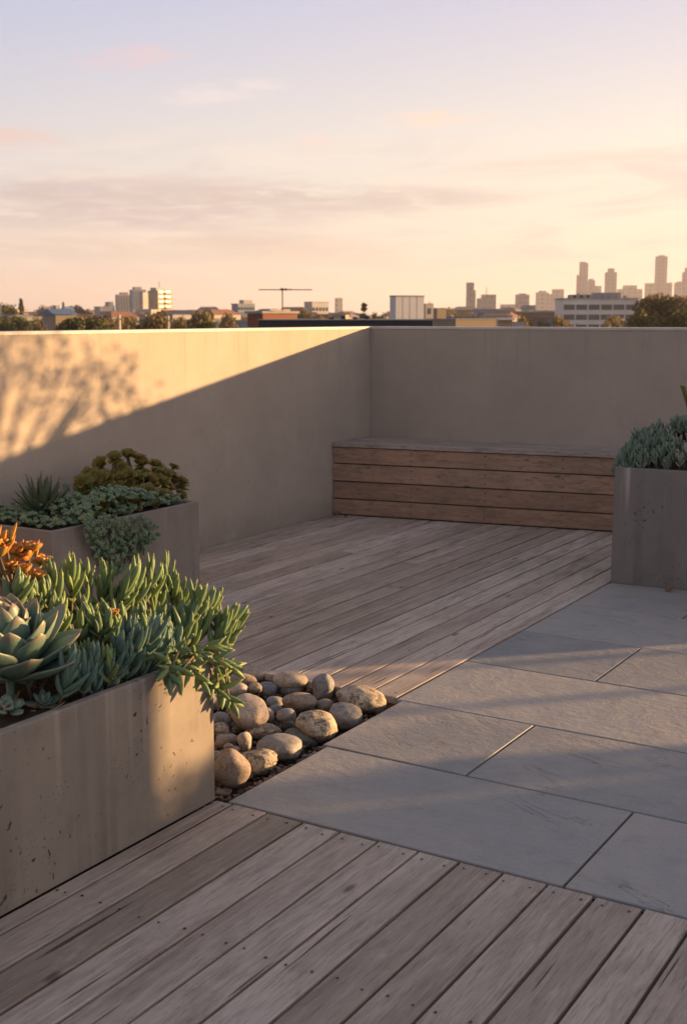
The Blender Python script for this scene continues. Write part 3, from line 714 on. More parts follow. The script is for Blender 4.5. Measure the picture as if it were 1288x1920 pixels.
def rosette(m, c, axis, Rr, n, w, th, prof, a0=1.25, a1=.1, bend=.5, cup=.25, rings=8, sides=8, l0=.35, rnd=None, tw=0.):
    axis = unit(axis); u, v = perp(axis)
    for i in range(n):
        f = i/(n-1)                       # 0 outer, 1 inner
        t_ = i*2.39996+tw; out = u*math.cos(t_)+v*math.sin(t_)
        ang = a0+(a1-a0)*f**.8+random.uniform(-.05, .05)
        d = out*math.sin(ang)+axis*math.cos(ang); nr = axis*math.sin(ang)-out*math.cos(ang)
        LL = Rr*(1-f*(1-l0))*random.uniform(.94, 1.06)
        m.leaf(c+axis*Rr*.10*f+out*.02*Rr, d, nr, LL, w*(1-f*.45), th*(1-.3*f), prof, bend*(.6+.6*f), cup, rings, sides, random.random() if rnd is None else rnd)
# big rosette at the left
def place(m, name, mats, c, label, cat, group=None, smooth=True):
    o = m.build(name, mats, smooth=smooth)
    o.data.transform(__import__('mathutils').Matrix.Translation(-Vector(c))); o.location = c
    return tag(o, label, cat, group)
random.seed(5)
c = onx(20, 1272, -2.25); m = MB(); m.tube([c-np.array([0, 0, .1]), c], [.012, .01], 8, 0, 0)
rosette(m, c, (.10, -.14, 1), .245, 62, .056, .0065, lambda t: max(.03, (.40+.60*math.sin(PI*min(1, t)**1.35)) * (1-t**9)**.7 if t < .9 else .03+(.40+.6*math.sin(PI*.9**1.35))*(1-.9**9)**.7*((1-t)/.1)**.75), a0=1.55, a1=.06, bend=.8, cup=.42, rings=14, sides=12, l0=.75)
place(m, 'echeveria', M['echeveria'], c, 'big blue-green rosette succulent with broad pointed leaves at the left edge', 'succulent')
c = onx(85, 1325, -2.14); m = MB()
rosette(m, c, (.3, -.2, .9), .07, 14, .016, .005, lance, a0=1.5, a1=.6, bend=.3, cup=.2)
place(m, 'echeveria', M['echeveria'], c, 'small flat-leaved rosette at the planter rim below the big one', 'succulent')
c = onx(15, 1335, -2.15); m = MB()
rosette(m, c, (.3, -.2, .9), .06, 12, .016, .006, spoon, a0=1.5, a1=.6, bend=.3, cup=.2)
place(m, 'echeveria', M['echeveria'], c, 'small round-leaved rosette in the lower left corner of the planter', 'succulent')
# copper succulent
random.seed(9); m = MB(); cs = [(12, 1020), (30, 1040), (55, 1050), (78, 1060), (20, 1065), (45, 1075), (70, 1085), (8, 1085), (35, 1095), (60, 1035), (0, 1045), (85, 1075), (-20, 1060), (-10, 1030)]
base = onx(30, 1120, -2.48)
for q in cs:
    p = onx(q[0], q[1], -2.5+random.uniform(-.05, .05)); m.tube([base+np.array([random.uniform(-.03, .03), random.uniform(-.03, .03), -.05]), (p+base)/2+np.array([0, 0, -.01]), p], [.006, .005, .004], 6, .2, 1)
    rosette(m, p, (random.uniform(-.4, .5), random.uniform(-.5, .3), 1), random.uniform(.042, .058), 17, .015, .005, spoon, a0=1.2, a1=.15, bend=.5, cup=.3, rings=7, sides=7)
for q in [(5, 1010), (20, 1005), (-6, 1000), (42, 1030), (68, 1030), (15, 1020)]:
    p = onx(q[0], q[1]+12, -2.5); m.leaf(p, (random.uniform(0, .35), random.uniform(-.2, .3), 1), (1, 0, 0), random.uniform(.05, .075), .0065, .006, fprof2, .2, rnd=random.random()*.5)
place(m, 'kalanchoe', [M['copper'], M['stem']], base, 'glowing orange copper succulent at the left edge behind the big rosette', 'succulent')
for q, X, lab in (((45, 1110), -2.42, 'slender finger-leaved succulent with orange tips between the copper plant and the big rosette'), ):
    clump('chalksticks', lab, 'succulent', fill([(30, 1125), (50, 1120), (70, 1130), (95, 1135)], X, tilt=.25), M['chalk'], GRP, n=11, leafL=.06, length=.04)
c = onx(212, 1155, -2.20); m = MB()
rosette(m, c, (.1, -.1, 1), .03, 14, .009, .003, spoon, a0=1.2, a1=.1, bend=.4, cup=.2)
place(m, 'kalanchoe', M['copper'], c, 'tiny orange rosette among the finger leaves in the planter middle', 'succulent')
# dead dark litter in the planter
m = MB()
for k in range(260):
    x, y = random.uniform(-2.62, -2.05), random.uniform(1.0, 2.6); m.leaf((x, y, .405+random.random()*.02), (random.uniform(-1, 1), random.uniform(-1, 1), random.uniform(-.1, .4)), (0, 0, 1), random.uniform(.02, .05), .005, .002, lance, .3, rings=5, sides=5)
tag(m.build('leaf_litter', M['dry'], smooth=True), 'dry brown leaf litter on the soil of the front planter', 'litter', kind='stuff')

# ---- back planter plants
random.seed(31)
c = onx(82, 965, -4.08); m = MB()
for i in range(34):
    f = i/33; th = i*2.4; ang = 1.25*(1-f)**.8+.08; out = np.array([math.cos(th), math.sin(th), 0])
    d = out*math.sin(ang)+np.array([0, 0, math.cos(ang)]); nr = np.array([0, 0, math.sin(ang)])-out*math.cos(ang)
    LL = random.uniform(.17, .215)*(.95+.15*f); m.leaf(c+out*.012, d, nr, LL, .0195, .007, lance, .25, .5, rings=9, sides=7, rnd=random.random())
    for sgn in (-1, 1):      # marginal teeth
        for tt in np.linspace(.15, .85, 7):
            sd = np.cross(unit(d), unit(nr)); p = c+out*.012+unit(d)*LL*tt+unit(nr)*(.12*LL*tt*tt)+sd*sgn*.0165*lance(tt)*.95
            m.add([p+unit(d)*.003, p-unit(d)*.003, p+sd*sgn*.005+unit(d)*.002, p+unit(nr)*.002], [(0, 1, 2), (0, 2, 3), (1, 3, 2)], .1, 0, [1, 1, 1, 1])
place(m, 'aloe', M['aloe'], c, 'spiky dark green aloe with toothed leaves against the left wall', 'succulent')
m = MB(); c0 = onx(255, 960, -4.05); ct = []
for q in [(168, 892, .030), (160, 915, .034), (190, 872, .030), (215, 862, .030), (240, 858, .036), (200, 900, .034), (232, 880, .028), (268, 872, .030), (290, 875, .033), (218, 925, .046), (258, 898, .032),
          (300, 885, .028), (298, 905, .038), (275, 925, .036), (320, 893, .028), (330, 915, .044), (310, 935, .034), (250, 930, .030), (182, 935, .030), (190, 915, .026), (275, 895, .030), (340, 905, .030), (325, 878, .024), (240, 912, .028), (312, 912, .030), (285, 945, .028), (152, 905, .026), (262, 862, .026), (338, 930, .026), (225, 900, .03)]+[(random.uniform(160, 335), 0, random.uniform(.026, .034)) for _ in range(34)]:
    if q[1] == 0:
        t_ = (q[0]-247)/100; q = (q[0], random.uniform(858+38*t_*t_+8, 948), q[2])
    y_ = onx(q[0], q[1], -4.02); front = random.uniform(-.09, .03)+(q[1]-890)*.0022
    p = onx(q[0], q[1], -4.02+front)
    outw = np.array([p[0]-(-4.05), (p[1]-c0[1])*.8, .12+(p[2]-.5)*1.2+random.uniform(-.05, .1)]); axis = unit(unit(outw)*.8+np.array([.45, -.45, .35])+np.array([random.uniform(-.3, .3), random.uniform(-.3, .3), 0]))
    m.tube([np.array([-4.05, c0[1]+(p[1]-c0[1])*.4, .40]), p*.6+np.array([-4.05, c0[1]+(p[1]-c0[1])*.5, .45])*.4, p], [.009, .008, .008], 6, .2, 1)
    rosette(m, p, axis, q[2]*2.0, 28, q[2]*.62, .0022, spoon, a0=1.5, a1=.12, bend=.42, cup=.35, rings=8, sides=7, l0=.3, tw=random.random()*6)
place(m, 'aeonium', [M['aeonium'], M['stem']], c0, 'bushy aeonium with olive green and rusty rosettes by the left wall', 'succulent')
# sedum mat: small rosettes over a surface spilling over the box edge
def sedum(m, p, axis, r): 
    rosette(m, p, axis, r, 15, r*.30, r*.22, fprof2, a0=1.3, a1=.1, bend=.5, cup=.0, rings=5, sides=5, l0=.45, tw=random.random()*6)
m = MB(); base = onx(215, 965, -3.9)
for k in range(620):
    if k < 300:                          # mound over the rim
        y = random.uniform(3.93, 4.52); x = -3.755-abs(random.gauss(0, .14)); 
        if x < -4.15: continue
        p = np.array([x, y, .46+.10*math.sin(PI*(y-3.88)/.7)*(1-.3*random.random())-(.02 if x > -3.78 else 0)]); axis = (random.uniform(-.1, .8), random.uniform(-.6, .2), 1)
    else:                                # curtain down the side
        X = random.uniform(148, 305); Y = random.uniform(968, 1078)
        lo = 148 if Y < 990 else 150+(Y-990)*.55; hi = 262+(Y-960)*1.1 if Y < 996 else 300-(Y-1000)*1.0
        if X < lo or X > hi: continue
        p = onx(X, Y, -3.755+random.uniform(0, .055)); axis = (.8, random.uniform(-.7, .2), random.uniform(-.3, .7))
    sedum(m, p, unit(np.array(axis, float)), random.uniform(.018, .028))
for k in range(26):
    X = random.uniform(165, 270); p0 = onx(X, 975, -3.78); p1 = onx(X+random.uniform(-8, 12), random.uniform(1010, 1065), -3.75); m.tube([p0, (p0+p1)/2+np.array([.02, 0, .01]), p1], .003, 5, .2, 1)
place(m, 'sedum', [M['sedum'], M['stem']], base, 'blue-green sedum mat spilling over the side of the left wall planter', 'succulent')
m = MB(); base = onx(60, 985, -3.9)
for k in range(760):
    x, y = random.uniform(-4.33, -3.785), random.uniform(3.785, 4.74)
    if y > 4.0 and random.random() < .45: continue
    p = np.array([x, y, .435+random.uniform(0, .035)])
    sedum(m, p, (random.uniform(-.2, .4), random.uniform(-.5, .2), 1), random.uniform(.018, .030))
place(m, 'sedum', [M['sedum'], M['stem']], base, 'low green sedum carpet in front of the aloe', 'succulent')
for q, r, lab in [((46, 975), .026, 'pale green little rosette near the left end of the sedum carpet'), ((105, 978), .026, 'pale bluish little rosette just above the box corner'),
                  ((155, 975), .026, 'pale yellow-green rosette with an open centre at the box rim'), ((158, 958), .028, 'pale green rosette above the one with the open centre'), ((125, 962), .028, 'light green rosette between aloe and spilling sedum'), ((172, 965), .022, 'pale narrow-leaved rosette at the left of the spilling sedum')]:
    d = ray(*q); z = .475; c = CAM+d*((z-H)/d[2]); m = MB(); rosette(m, c, (.3, -.4, 1), r, 22, r*.34, r*.12, spoon, a0=1.3, a1=.08, bend=.6, cup=.3, rings=7, sides=7)
    place(m, 'sempervivum', M['sedum_pale'], c, lab, 'succulent', 'pale rosettes in the left wall planter')
# ---- right planter plants
random.seed(44); m = MB()
ocol = [1140, 1155, 1175, 1195, 1225, 1260, 1290, 1400, 1700]; orow = [865, 838, 815, 796, 779, 768, 763, 768, 790]
def mound(x, y):
    """height of the plant's dome over the planter, from its outline against the wall"""
    v = np.array([x, y, .75])-CAM; c = CX+F*(v@rt)/(v@fw); d = ray(c, np.interp(c, ocol, orow)); zo = H+d[2]*(y/d[1])
    return .60+max(0, zo-.645)*(.12+.88*min(1, max(0, (y-5.97)/.24))**.65)
for k in range(470):
    y = random.uniform(5.985, 6.5) if k % 2 else random.uniform(5.985, 6.15)
    x = random.uniform(-2.1, -1.0) if k % 4 else random.uniform(-2.1, -1.9)
    if x < -2.035 and (y < 6.06 or mound(x, y) < .68): continue
    h = mound(x, y); sc_ = random.uniform(.8, 1.2)
    gx = random.uniform(-.55, 0) if x < -1.97 else random.uniform(-.3, .3); gy = random.uniform(-.55, -.1) if y < 6.08 else random.uniform(-.3, .2)
    shoot(m, np.array([x, y, h-.05+random.uniform(-.022, .008)]), np.array([gx, gy, 1.]), n=11, leafL=.048*sc_, length=.030, r=.0040*sc_, spread=.8)
place(m, 'chalksticks', [M['chalk_right'], M['stem']], np.array([-1.5, 6.2, .57]), 'dense blue-green mound of finger-leaved succulent in the right planter', 'succulent')
m = MB(); pts = [np.array([-1.62, 6.42, .57]), np.array([-1.66, 6.4, .8]), np.array([-1.72, 6.38, .93])]
pts[1] = CAM+ray(1300, 800)*(6.39/ray(1300, 800)[1]); pts[2] = CAM+ray(1287, 752)*(6.37/ray(1287, 752)[1]); tip = CAM+ray(1279, 726)*(6.36/ray(1279, 726)[1]); pts.append(tip); m.tube(pts, [.008, .007, .006, .005], 6, .2, 1)
for k in range(110):
    f = .45+.55*k/109; i = min(2, int(f*3)); p = pts[i]+(pts[i+1]-pts[i])*(f*3-i); th = k*2.4
    m.leaf(p, (math.cos(th), math.sin(th), .5), (0, 0, 1), random.uniform(.016, .024), .009, .005, spoon, .4, rings=5, sides=6, rnd=random.random())
place(m, 'jade_plant', [M['aeonium'], M['stem']], np.array([-1.62, 6.42, .57]), 'tall rusty stemmed succulent rising at the right picture edge', 'succulent')
# a few dry leaves where bench meets the left wall
for k, (q, lab) in enumerate([((632, 966), 'curled dry leaf in the corner of bench and left wall'), ((645, 969), 'second dry leaf lying beside the curled one at the bench foot'), ((395, 1240), 'dry leaf on the deck behind the hanging shoots'), ((873 if False else 1250, 1108), 'dry leaf at the foot of the streaked planter')]):
    p = gz(*q, .006); m = MB()
    for j in range(2): m.leaf(p+np.array([j*.01, -.004*j, 0]), (random.uniform(-1, 1), .4, .15), (0, 0, 1), .045, .012, .0012, lance, .8, .5)
    place(m, 'dry_leaf', M['dry'], p, lab, 'leaf', 'dry leaves blown on the terrace')

# ------------------------------------------------------------------ trees
def leaf_mat(name, cols):
    m, t, put = material(name); c = t.ramp(t.attr('rnd'), [(i/(len(cols)-1), x) for i, x in enumerate(cols)])
    put(color=c, rough=.7)
    out = m.node_tree.nodes['Material Output']; b = m.node_tree.nodes['Principled BSDF']
    tr = t.n('ShaderNodeBsdfTranslucent', {'Color': c}); mx = t.n('ShaderNodeMixShader', {0: .3, 1: b.outputs[0], 2: tr.outputs[0]})
    m.node_tree.links.new(mx.outputs[0], out.inputs[0]); return m
M['crown'] = leaf_mat('crown_green', [(.035, .048, .014), (.06, .07, .02), (.095, .095, .03)])
M['crown2'] = leaf_mat('crown_olive', [(.085, .07, .03), (.14, .11, .045), (.22, .155, .065)])
def tree_mesh(seed, w, h, n, kind='round', leaf=.035, sparse=1.):
    """returns crown MB, trunk MB with base at origin; unit metres"""
    rs = random.Random(seed); cr, tk = MB(), MB()
    tk.tube([(0, 0, 0), (w*.02, 0, h*.3), (0, w*.02, h*.62)], [h*.02, h*.014, h*.008], 7)
    blobs = []
    nb = {'round': 22, 'tall': 14, 'open': 26}[kind]
    for k in range(nb):
        a = rs.random()*6.28; rr = rs.random()**.6
        if kind == 'tall': zz = .15+.8*rs.random(); wr = (1-abs(zz-.45)*1.4)*.5; b = (math.cos(a)*rr*w*.3*wr, math.sin(a)*rr*w*.3*wr, h*zz, w*.30*wr+w*.06)
        else: zz = .42+.46*rs.random(); wr = math.sqrt(max(.1, 1-((zz-.62)/.34)**2)); b = (math.cos(a)*rr*w*.40*wr, math.sin(a)*rr*w*.40*wr, h*zz, min(w, h)*rs.uniform(.10, .2))
        blobs.append(b); tk.tube([(0, 0, h*.3+h*.2*rs.random()), (b[0]*.6, b[1]*.6, b[2]*.85), b[:3]], [h*.01, h*.006, h*.003], 5)
    s_ = leaf*max(w, h)
    for k in range(n):
        b = blobs[rs.randrange(nb)]; v = np.array([rs.gauss(0, 1) for _ in range(3)]); v /= np.linalg.norm(v)
        p = np.array(b[:3])+v*b[3]*(rs.random()**.35)*np.array([1, 1, .75])
        nrm = unit(v+np.array([rs.gauss(0, .6) for _ in range(3)])); u, q = perp(nrm); a = rs.random()*6.28; u, q = u*math.cos(a)+q*math.sin(a), q*math.cos(a)-u*math.sin(a)
        sz = s_*rs.uniform(.5, 1.1); cr.add([p-u*sz, p-q*sz*.55, p+u*sz, p+q*sz*.55], [(0, 1, 2, 3)], min(1, max(0, rs.random()*.6+.4*(p[2]/h))))
    return cr, tk
TREES = {}
def tree(pxc, top, D, wpx, label, kind='round', mat='crown', seed=1, n=900, group=None, base=-8., name='tree', leaf=.035, hang=0):
    x, y = at_dist(pxc, D); hgt = zat(top, D)-base; w = wpx/2289.*D
    w = w*1.7 if kind != 'tall' else w*1.3
    key = (kind, seed, n)
    e = empty(name, (x, y, base), random.random()*6, label, 'tree', group)
    if key not in TREES:
        cr, tk = tree_mesh(seed, 1., 1. if kind != 'tall' else 3., int(n*1.5), kind, leaf*1.5 if n < 5000 else leaf*1.1)
        c = cr.build('crown', M[mat], e); k = tk.build('trunk', M['bark'], e, smooth=True); TREES[key] = (c, k)
    else:
        c, k = [o.copy() for o in TREES[key]]
        for o in (c, k): COL.objects.link(o); o.parent = e
    hz = hgt if kind != 'tall' else hgt/3.
    for o in (c, k): o.scale = (w, w, hz)
    return e
# the tree beyond the parapet on the next roof terrace whose shade falls on the left wall (outside the picture)
random.seed(3)
te = empty('potted_tree', (0, 0, 0), 0, 'slender loose tree in a tub beyond the shaded wall', 'tree')
cr, tk = tree_mesh(29, 2.2, 2.4, 1700, 'open', .0125)
cr.build('crown', M['crown'], te); tk.build('trunk', M['bark'], te, smooth=True)
m = MB(); m.tube([(0, 0, -.02), (0, 0, .45)], [.25, .3], 20); m.build('tub', M['concrete_back'], te)
te.location = (.60, 8.95, -.075)
# unseen shrub in a pot, in the opening, sized for its shade on the planter
se = empty('potted_shrub', (3.40, 8.0, -.075), 0, 'small round shrub in a pot beside the roof opening', 'plant')
cr, tk = tree_mesh(23, .44, .80, 620, 'round', .05); o1 = cr.build('foliage', M['crown'], se); o2 = tk.build('stem', M['bark'], se); o1.location.z = o2.location.z = .38
m = MB(); m.tube([(0, 0, 0), (0, 0, .42)], [.13, .18], 20); m.build('pot', M['concrete_back'], se)
# unseen slim poles added further off so their soft shade stripes the paving
for x, y, lab in ((5.9, 11.5, 'unseen slim pole added for its shade, nearest the opening'), (5.15, 11.4, 'unseen slim pole added for its shade, left of the other')):
    m = MB(); m.tube([(0, 0, 0), (0, 0, 2.4)], .028, 10); o = m.build('shade_pole', M['pale_trim'], smooth=True); o.location = (x, y, -.075); tag(o, lab, 'pole')

# ------------------------------------------------------------------ city
def rgb_mat(name, c, rough=.8): 
    if name not in M: M[name] = mat_plain(name, c, rough, .12, .15)
    return M[name]
GLASS = mat_plain('city_glass', (.06, .07, .085), .25, .2, .1, .6)
class Bld:
    """building placed on the bearing of picture columns l..r, roof at picture row top, D metres off; turned by ang"""
    def __init__(s, l, r, top, D, label, ang=0., depth=None, base=-8., name='building', cat='building', group=None):
        s.w = (r-l)/2289.*D; s.h = zat(top, D)-base; x, y = at_dist((l+r)/2, D)
        s.dep = depth or s.w*.7; s.D = D
        if ang: # keep the apparent width when turned
            k = abs(math.cos(ang))+abs(math.sin(ang))*(s.dep/s.w); s.w /= k; s.dep /= k
        s.e = empty(name, (x, y, base), math.atan2(-x, y)+ang, label, cat, group)
    def part(s, name, mat, *boxes):
        m = MB()
        for b in boxes: m.box(*b)
        return m.build(name, mat, s.e)
    def body(s, mat, h=None, name='wall'):
        s.hb = h or s.h; return s.part(name, mat, (-s.w/2, s.w/2, -s.dep/2, s.dep/2, 0, s.hb))
    def roof(s, mat, over=.3, th=.5):
        return s.part('roof', mat, (-s.w/2-over, s.w/2+over, -s.dep/2-over, s.dep/2+over, s.hb+.01, s.hb+th))
    def gable(s, mat, rise):
        m = MB(); w, d, h = s.w/2+.4, s.dep/2+.4, s.hb+.02
        m.add([(-w, -d, h), (w, -d, h), (w, d, h), (-w, d, h), (-w, 0, h+rise), (w, 0, h+rise)], [(0, 1, 5, 4), (2, 3, 4, 5), (0, 4, 3), (1, 2, 5), (0, 3, 2, 1)]); return m.build('roof', mat, s.e)
    def windows(s, cols, rows, zlo, zhi, mat=None, fw_=.55, fh=.5, side='front', name='window', x0=None, x1=None):
        mat = mat or GLASS; n = 0
        if side == 'front': a0, a1 = x0 if x0 is not None else -s.w/2, x1 if x1 is not None else s.w/2
        else: a0, a1 = -s.dep/2, s.dep/2
        cw, ch = (a1-a0)/cols, (zhi-zlo)/rows
        for i in range(cols):
            for j in range(rows):
                if n >= 96: return
                n += 1; u0 = a0+cw*(i+.5-fw_/2); u1 = u0+cw*fw_; z0 = zlo+ch*(j+.5-fh/2); z1 = z0+ch*fh
                t_ = .12
                if side == 'front': s.part(name, mat, (u0, u1, -s.dep/2-t_, -s.dep/2+.2, z0, z1))
                elif side == 'right': s.part(name, mat, (s.w/2-.2, s.w/2+t_, u0, u1, z0, z1))
WHITE = rgb_mat('white_wall', (.34, .32, .30)); CREAM = rgb_mat('cream_wall', (.30, .24, .17)); GREY = rgb_mat('grey_wall', (.30, .29, .29)); DARK = rgb_mat('dark_wall', (.045, .045, .05))
BRICK = rgb_mat('brick_wall', (.22, .085, .05)); BLUE = rgb_mat('blue_grey_wall', (.20, .24, .30)); BROWN = rgb_mat('brown_wall', (.16, .12, .095)); ROOFG = rgb_mat('roof_grey', (.32, .30, .28)); TERRA = rgb_mat('roof_tile', (.26, .13, .08))
TOWER = mat_windows('tower_facade', (.24, .22, .21), (.12, .12, .13), 9., 9., .5, .5); TOWER2 = mat_windows('tower_facade_dark', (.13, .13, .15), (.05, .06, .08), 9., 10., .6, .6); TOWER3 = mat_windows('tower_facade_pale', (.33, .29, .25), (.10, .10, .11), 15., 9., .5, .5)
random.seed(77)
# -- far towers
TW = 'far high-rise towers on the skyline'
def tower(l, r, top, D, label, mat, crown=None, step=None, mast=None, ang=.35):
    b = Bld(l, r, top, D, label, ang, None, name='tower', cat='tower', group=TW); b.hb = b.h
    if step:  # (side, fraction of width, top row): a lower shoulder
        side, fr, t2 = step; h2 = zat(t2, D)+8; x = -b.w/2+b.w*fr if side == 'l' else b.w/2-b.w*fr
        if side == 'l': b.part('shaft', mat, (x, b.w/2, -b.dep/2, b.dep/2, 0, b.h)); b.part('shoulder', mat, (-b.w/2, x-.05, -b.dep/2+1, b.dep/2-1, 0, h2))
        else: b.part('shaft', mat, (-b.w/2, x, -b.dep/2, b.dep/2, 0, b.h)); b.part('shoulder', mat, (x+.05, b.w/2, -b.dep/2+1, b.dep/2-1, 0, h2))
    else: b.part('shaft', mat, (-b.w/2, b.w/2, -b.dep/2, b.dep/2, 0, b.h))
    if crown: c = crown/2318.*D; b.part('crown', mat, (-b.w*.28, b.w*.28, -b.dep*.28, b.dep*.28, b.h+.05, b.h+c))
    if mast: m = MB(); m.tube([(0, 0, b.h), (0, 0, b.h+mast/2318.*D)], [D*.0006, D*.0003], 6); m.build('mast', GREY, b.e)
    return b
tower(628, 642, 559, 2300, 'hazy lone narrow tower between the grey block and the white penthouse', TOWER3)
tower(873, 891, 531, 2000, 'dark slab tower standing alone left of the mast tower', TOWER2, step=('r', .25, 545))
tower(893, 929, 560, 2100, 'squat broad tower with a thin mast on its roof', TOWER2, crown=7, mast=20, step=('r', .2, 553))
tower(937, 966, 571, 2600, 'low hazy block right of the mast tower', TOWER3)
tower(965, 991, 553, 2300, 'boxy hazy tower with a flat rooftop plant room', TOWER2, crown=2)
tower(1003, 1027, 549, 2800, 'pale broad tower left in the close pair', TOWER3, crown=3)
tower(1026, 1055, 543, 2900, 'pale stepped tower right in the close pair', TOWER3, step=('l', .3, 552))
tower(1078, 1099, 495, 3000, 'tall twin-stepped tower with a lower left shoulder', TOWER, step=('l', .3, 517), crown=2)
tower(1098, 1113, 527, 2900, 'mid-height tower hugging the twin-stepped one', TOWER, crown=3)
tower(1111, 1125, 537, 3100, 'lower hazy tower stepping down toward the domed one', TOWER3)
tower(1131, 1153, 512, 2900, 'tall tower with a small pointed crown', TOWER, crown=7)
tower(1155, 1201, 543, 3000, 'wide stepped office tower right of the pointed crown tower', TOWER3, crown=7)
tower(1206, 1227, 532, 3100, 'tower left of the tallest square tower', TOWER3)
tower(1224, 1246, 483, 3000, 'tallest square tower in view with a flat dark top', TOWER, crown=2)
tower(1245, 1257, 531, 3100, 'narrow tower right of the tallest square one', TOWER)
tower(1261, 1279, 531, 3000, 'broad short tower next to the picture edge', TOWER, crown=2)
tower(1275, 1294, 512, 2900, 'cut off tower with a spire at the right picture edge', TOWER, crown=8, mast=44)
# -- apartment cluster on the left
b = Bld(218, 247, 553, 900, 'grey apartment slab at the left end of the tall cluster', .2); b.body(GREY); b.windows(5, 9, 12, b.h-1); b.part('plant_room', GREY, (-b.w*.2, b.w*.3, -3, 3, b.h+.02, b.h+1.6))
b = Bld(245, 275, 544, 850, 'blue-grey apartment tower between the slab and the cream tower', .25); b.body(BLUE); b.windows(5, 9, 14, b.h-1); b.part('plant_room', GREY, (-b.w*.3, b.w*.2, -3, 3, b.h+.02, b.h+1.8))
b = Bld(263, 279, 549, 760, 'narrow white windowless stair tower', .75); b.body(WHITE)
b = Bld(279, 322, 546, 780, 'tall cream apartment tower with rows of balconies', .82, name='apartment_tower'); b.body(CREAM)
for side in ('front',):
    nf = 11
    for j in range(nf):
        z = b.h-2.2-j*3.0
        b.part('balcony', CREAM, (b.w*.02, b.w*.46, -b.dep/2-1.2, -b.dep/2-.01, z, z+1.0)); b.part('window', GLASS, (b.w*.05, b.w*.44, -b.dep/2-.08, -b.dep/2+.2, z+1.05, z+2.1)); b.part('window', GLASS, (-b.w*.42, -b.w*.1, -b.dep/2-.08, -b.dep/2+.2, z+.9, z+2.1))
        b.part('window', GLASS, (b.w/2-.2, b.w/2+.08, -b.dep*.35, b.dep*.35, z+.9, z+2.0))
b.part('plant_room', GREY, (-b.w*.45, b.w*.2, -b.dep*.3, b.dep*.3, b.h+.02, b.h+1.8)); m = MB(); m.tube([(0, 0, b.h+1.8), (0, 0, b.h+6)], .22, 6); m.build('mast', GREY, b.e)
# -- mid buildings
b = Bld(435, 478, 571, 500, 'blue-grey low office with a stepped white top storey', .5); b.body(BLUE); b.part('top_storey', WHITE, (-b.w*.1, b.w*.42, -b.dep*.35, b.dep*.35, b.h+.02, b.h+1.7)); b.windows(6, 2, b.h-5, b.h-.6); b.roof(WHITE, .3, .3)
b = Bld(571, 616, 568, 420, 'plain grey apartment block behind the antenna building', .6); b.body(rgb_mat('mid_grey', (.36, .35, .34))); b.windows(5, 3, b.h-8, b.h-1); b.roof(GREY, .1, .35); b.windows(3, 3, b.h-8, b.h-1, side='right')
b = Bld(950, 1036, 586, 330, 'long dark low-rise in front of the towers', .1, 18); b.body(BROWN); b.windows(14, 2, b.h-5.5, b.h-.8); b.roof(GREY, .2, .4); b.part('plant_room', GREY, (-b.w*.2, b.w*.1, -3, 3, b.h+.5, b.h+1.9))
# office block with ribbon windows
b = Bld(1041, 1190, 562, 300, 'wide white office block with dark ribbon windows', .22, 11, name='office_block'); b.body(rgb_mat('office_white', (.60, .57, .54)))
for j in range(5):
    z = b.h-2.5-j*2.35
    for k in range(6):
        u0 = -b.w/2+b.w*(k+.06)/6; b.part('window', GLASS, (u0, u0+b.w/6*.88, -b.dep/2-.06, -b.dep/2+.2, z, z+1.25))
    for k in range(2): b.part('window', GLASS, (b.w/2-.2, b.w/2+.06, -b.dep*.4+k*b.dep*.42, -b.dep*.4+k*b.dep*.42+b.dep*.3, z, z+1.25))
b.roof(WHITE, .25, .3)
b.part('plant_room', DARK, (-b.w*.36, -b.w*.12, -2.5, 2.5, b.h+.32, b.h+1.1)); b.part('plant_room', GREY, (-b.w*.02, b.w*.3, -3, 3, b.h+.32, b.h+1.6))
for k in range(9): b.part('roof_unit', GREY, (-b.w*.4+k*b.w*.09, -b.w*.4+k*b.w*.09+.7, -4.2, -3.5, b.h+.32, b.h+.9+.4*(k % 2)))
# near: dark parapet building, penthouse, cream wall, brick building
def near_box(l, r, top, D, label, mat, depth, name='building', ang=0, base=-8.):
    b = Bld(l, r, top, D, label, ang, depth, name=name, base=base); b.body(mat); return b
b = near_box(500, 796, 600, 38, 'low black flat roofed neighbour just beyond the wall corner', DARK, 6); b.part('pale_top', GREY, (-b.w/2-.03, b.w/2+.03, -b.dep/2-.03, b.dep/2+.03, b.h+.003, b.h+.03))
for k in range(4): b.part('vent', DARK, (-b.w*.1+k*.35, -b.w*.1+k*.35+.14, -1, -.8, b.h+.03, b.h+.09+.03*(k % 2)))
b = Bld(795, 928, 599, 52, 'long low sunlit cream parapet building right of the white penthouse', .55, 4.0); b.body(CREAM); b.part('pale_top', WHITE, (-b.w/2-.03, b.w/2+.03, -b.dep/2-.03, b.dep/2+.03, b.h+.003, b.h+.04))
b = Bld(731, 794, 557, 60, 'large white boxy penthouse rising above the black roof', .42, .8, name='penthouse'); b.body(rgb_mat('panel_white', (.62, .61, .60)))
b.part('fascia', GREY, (-b.w/2-.02, b.w/2+.02, -b.dep/2-.02, b.dep/2+.02, b.h+.003, b.h+.06)); 
for k in range(1, 4): b.part('panel_joint', GREY, (-b.w/2+b.w*k/4-.008, -b.w/2+b.w*k/4+.008, -b.dep/2-.004, -b.dep/2+.1, b.h-2.2, b.h-.01))
b.part('window', GLASS, (b.w/2-.1, b.w/2+.01, -b.dep*.3, -b.dep*.05, b.h-.8, b.h-.2))
b = Bld(786, 812, 571, 64, 'stepped white rooftop annexe beside the penthouse', .5, 1); b.body(WHITE); b.part('window', GLASS, (-b.w*.2, b.w*.2, -b.dep/2-.01, -b.dep/2+.1, b.h-.5, b.h-.2)); b.roof(GREY, .02, .04)
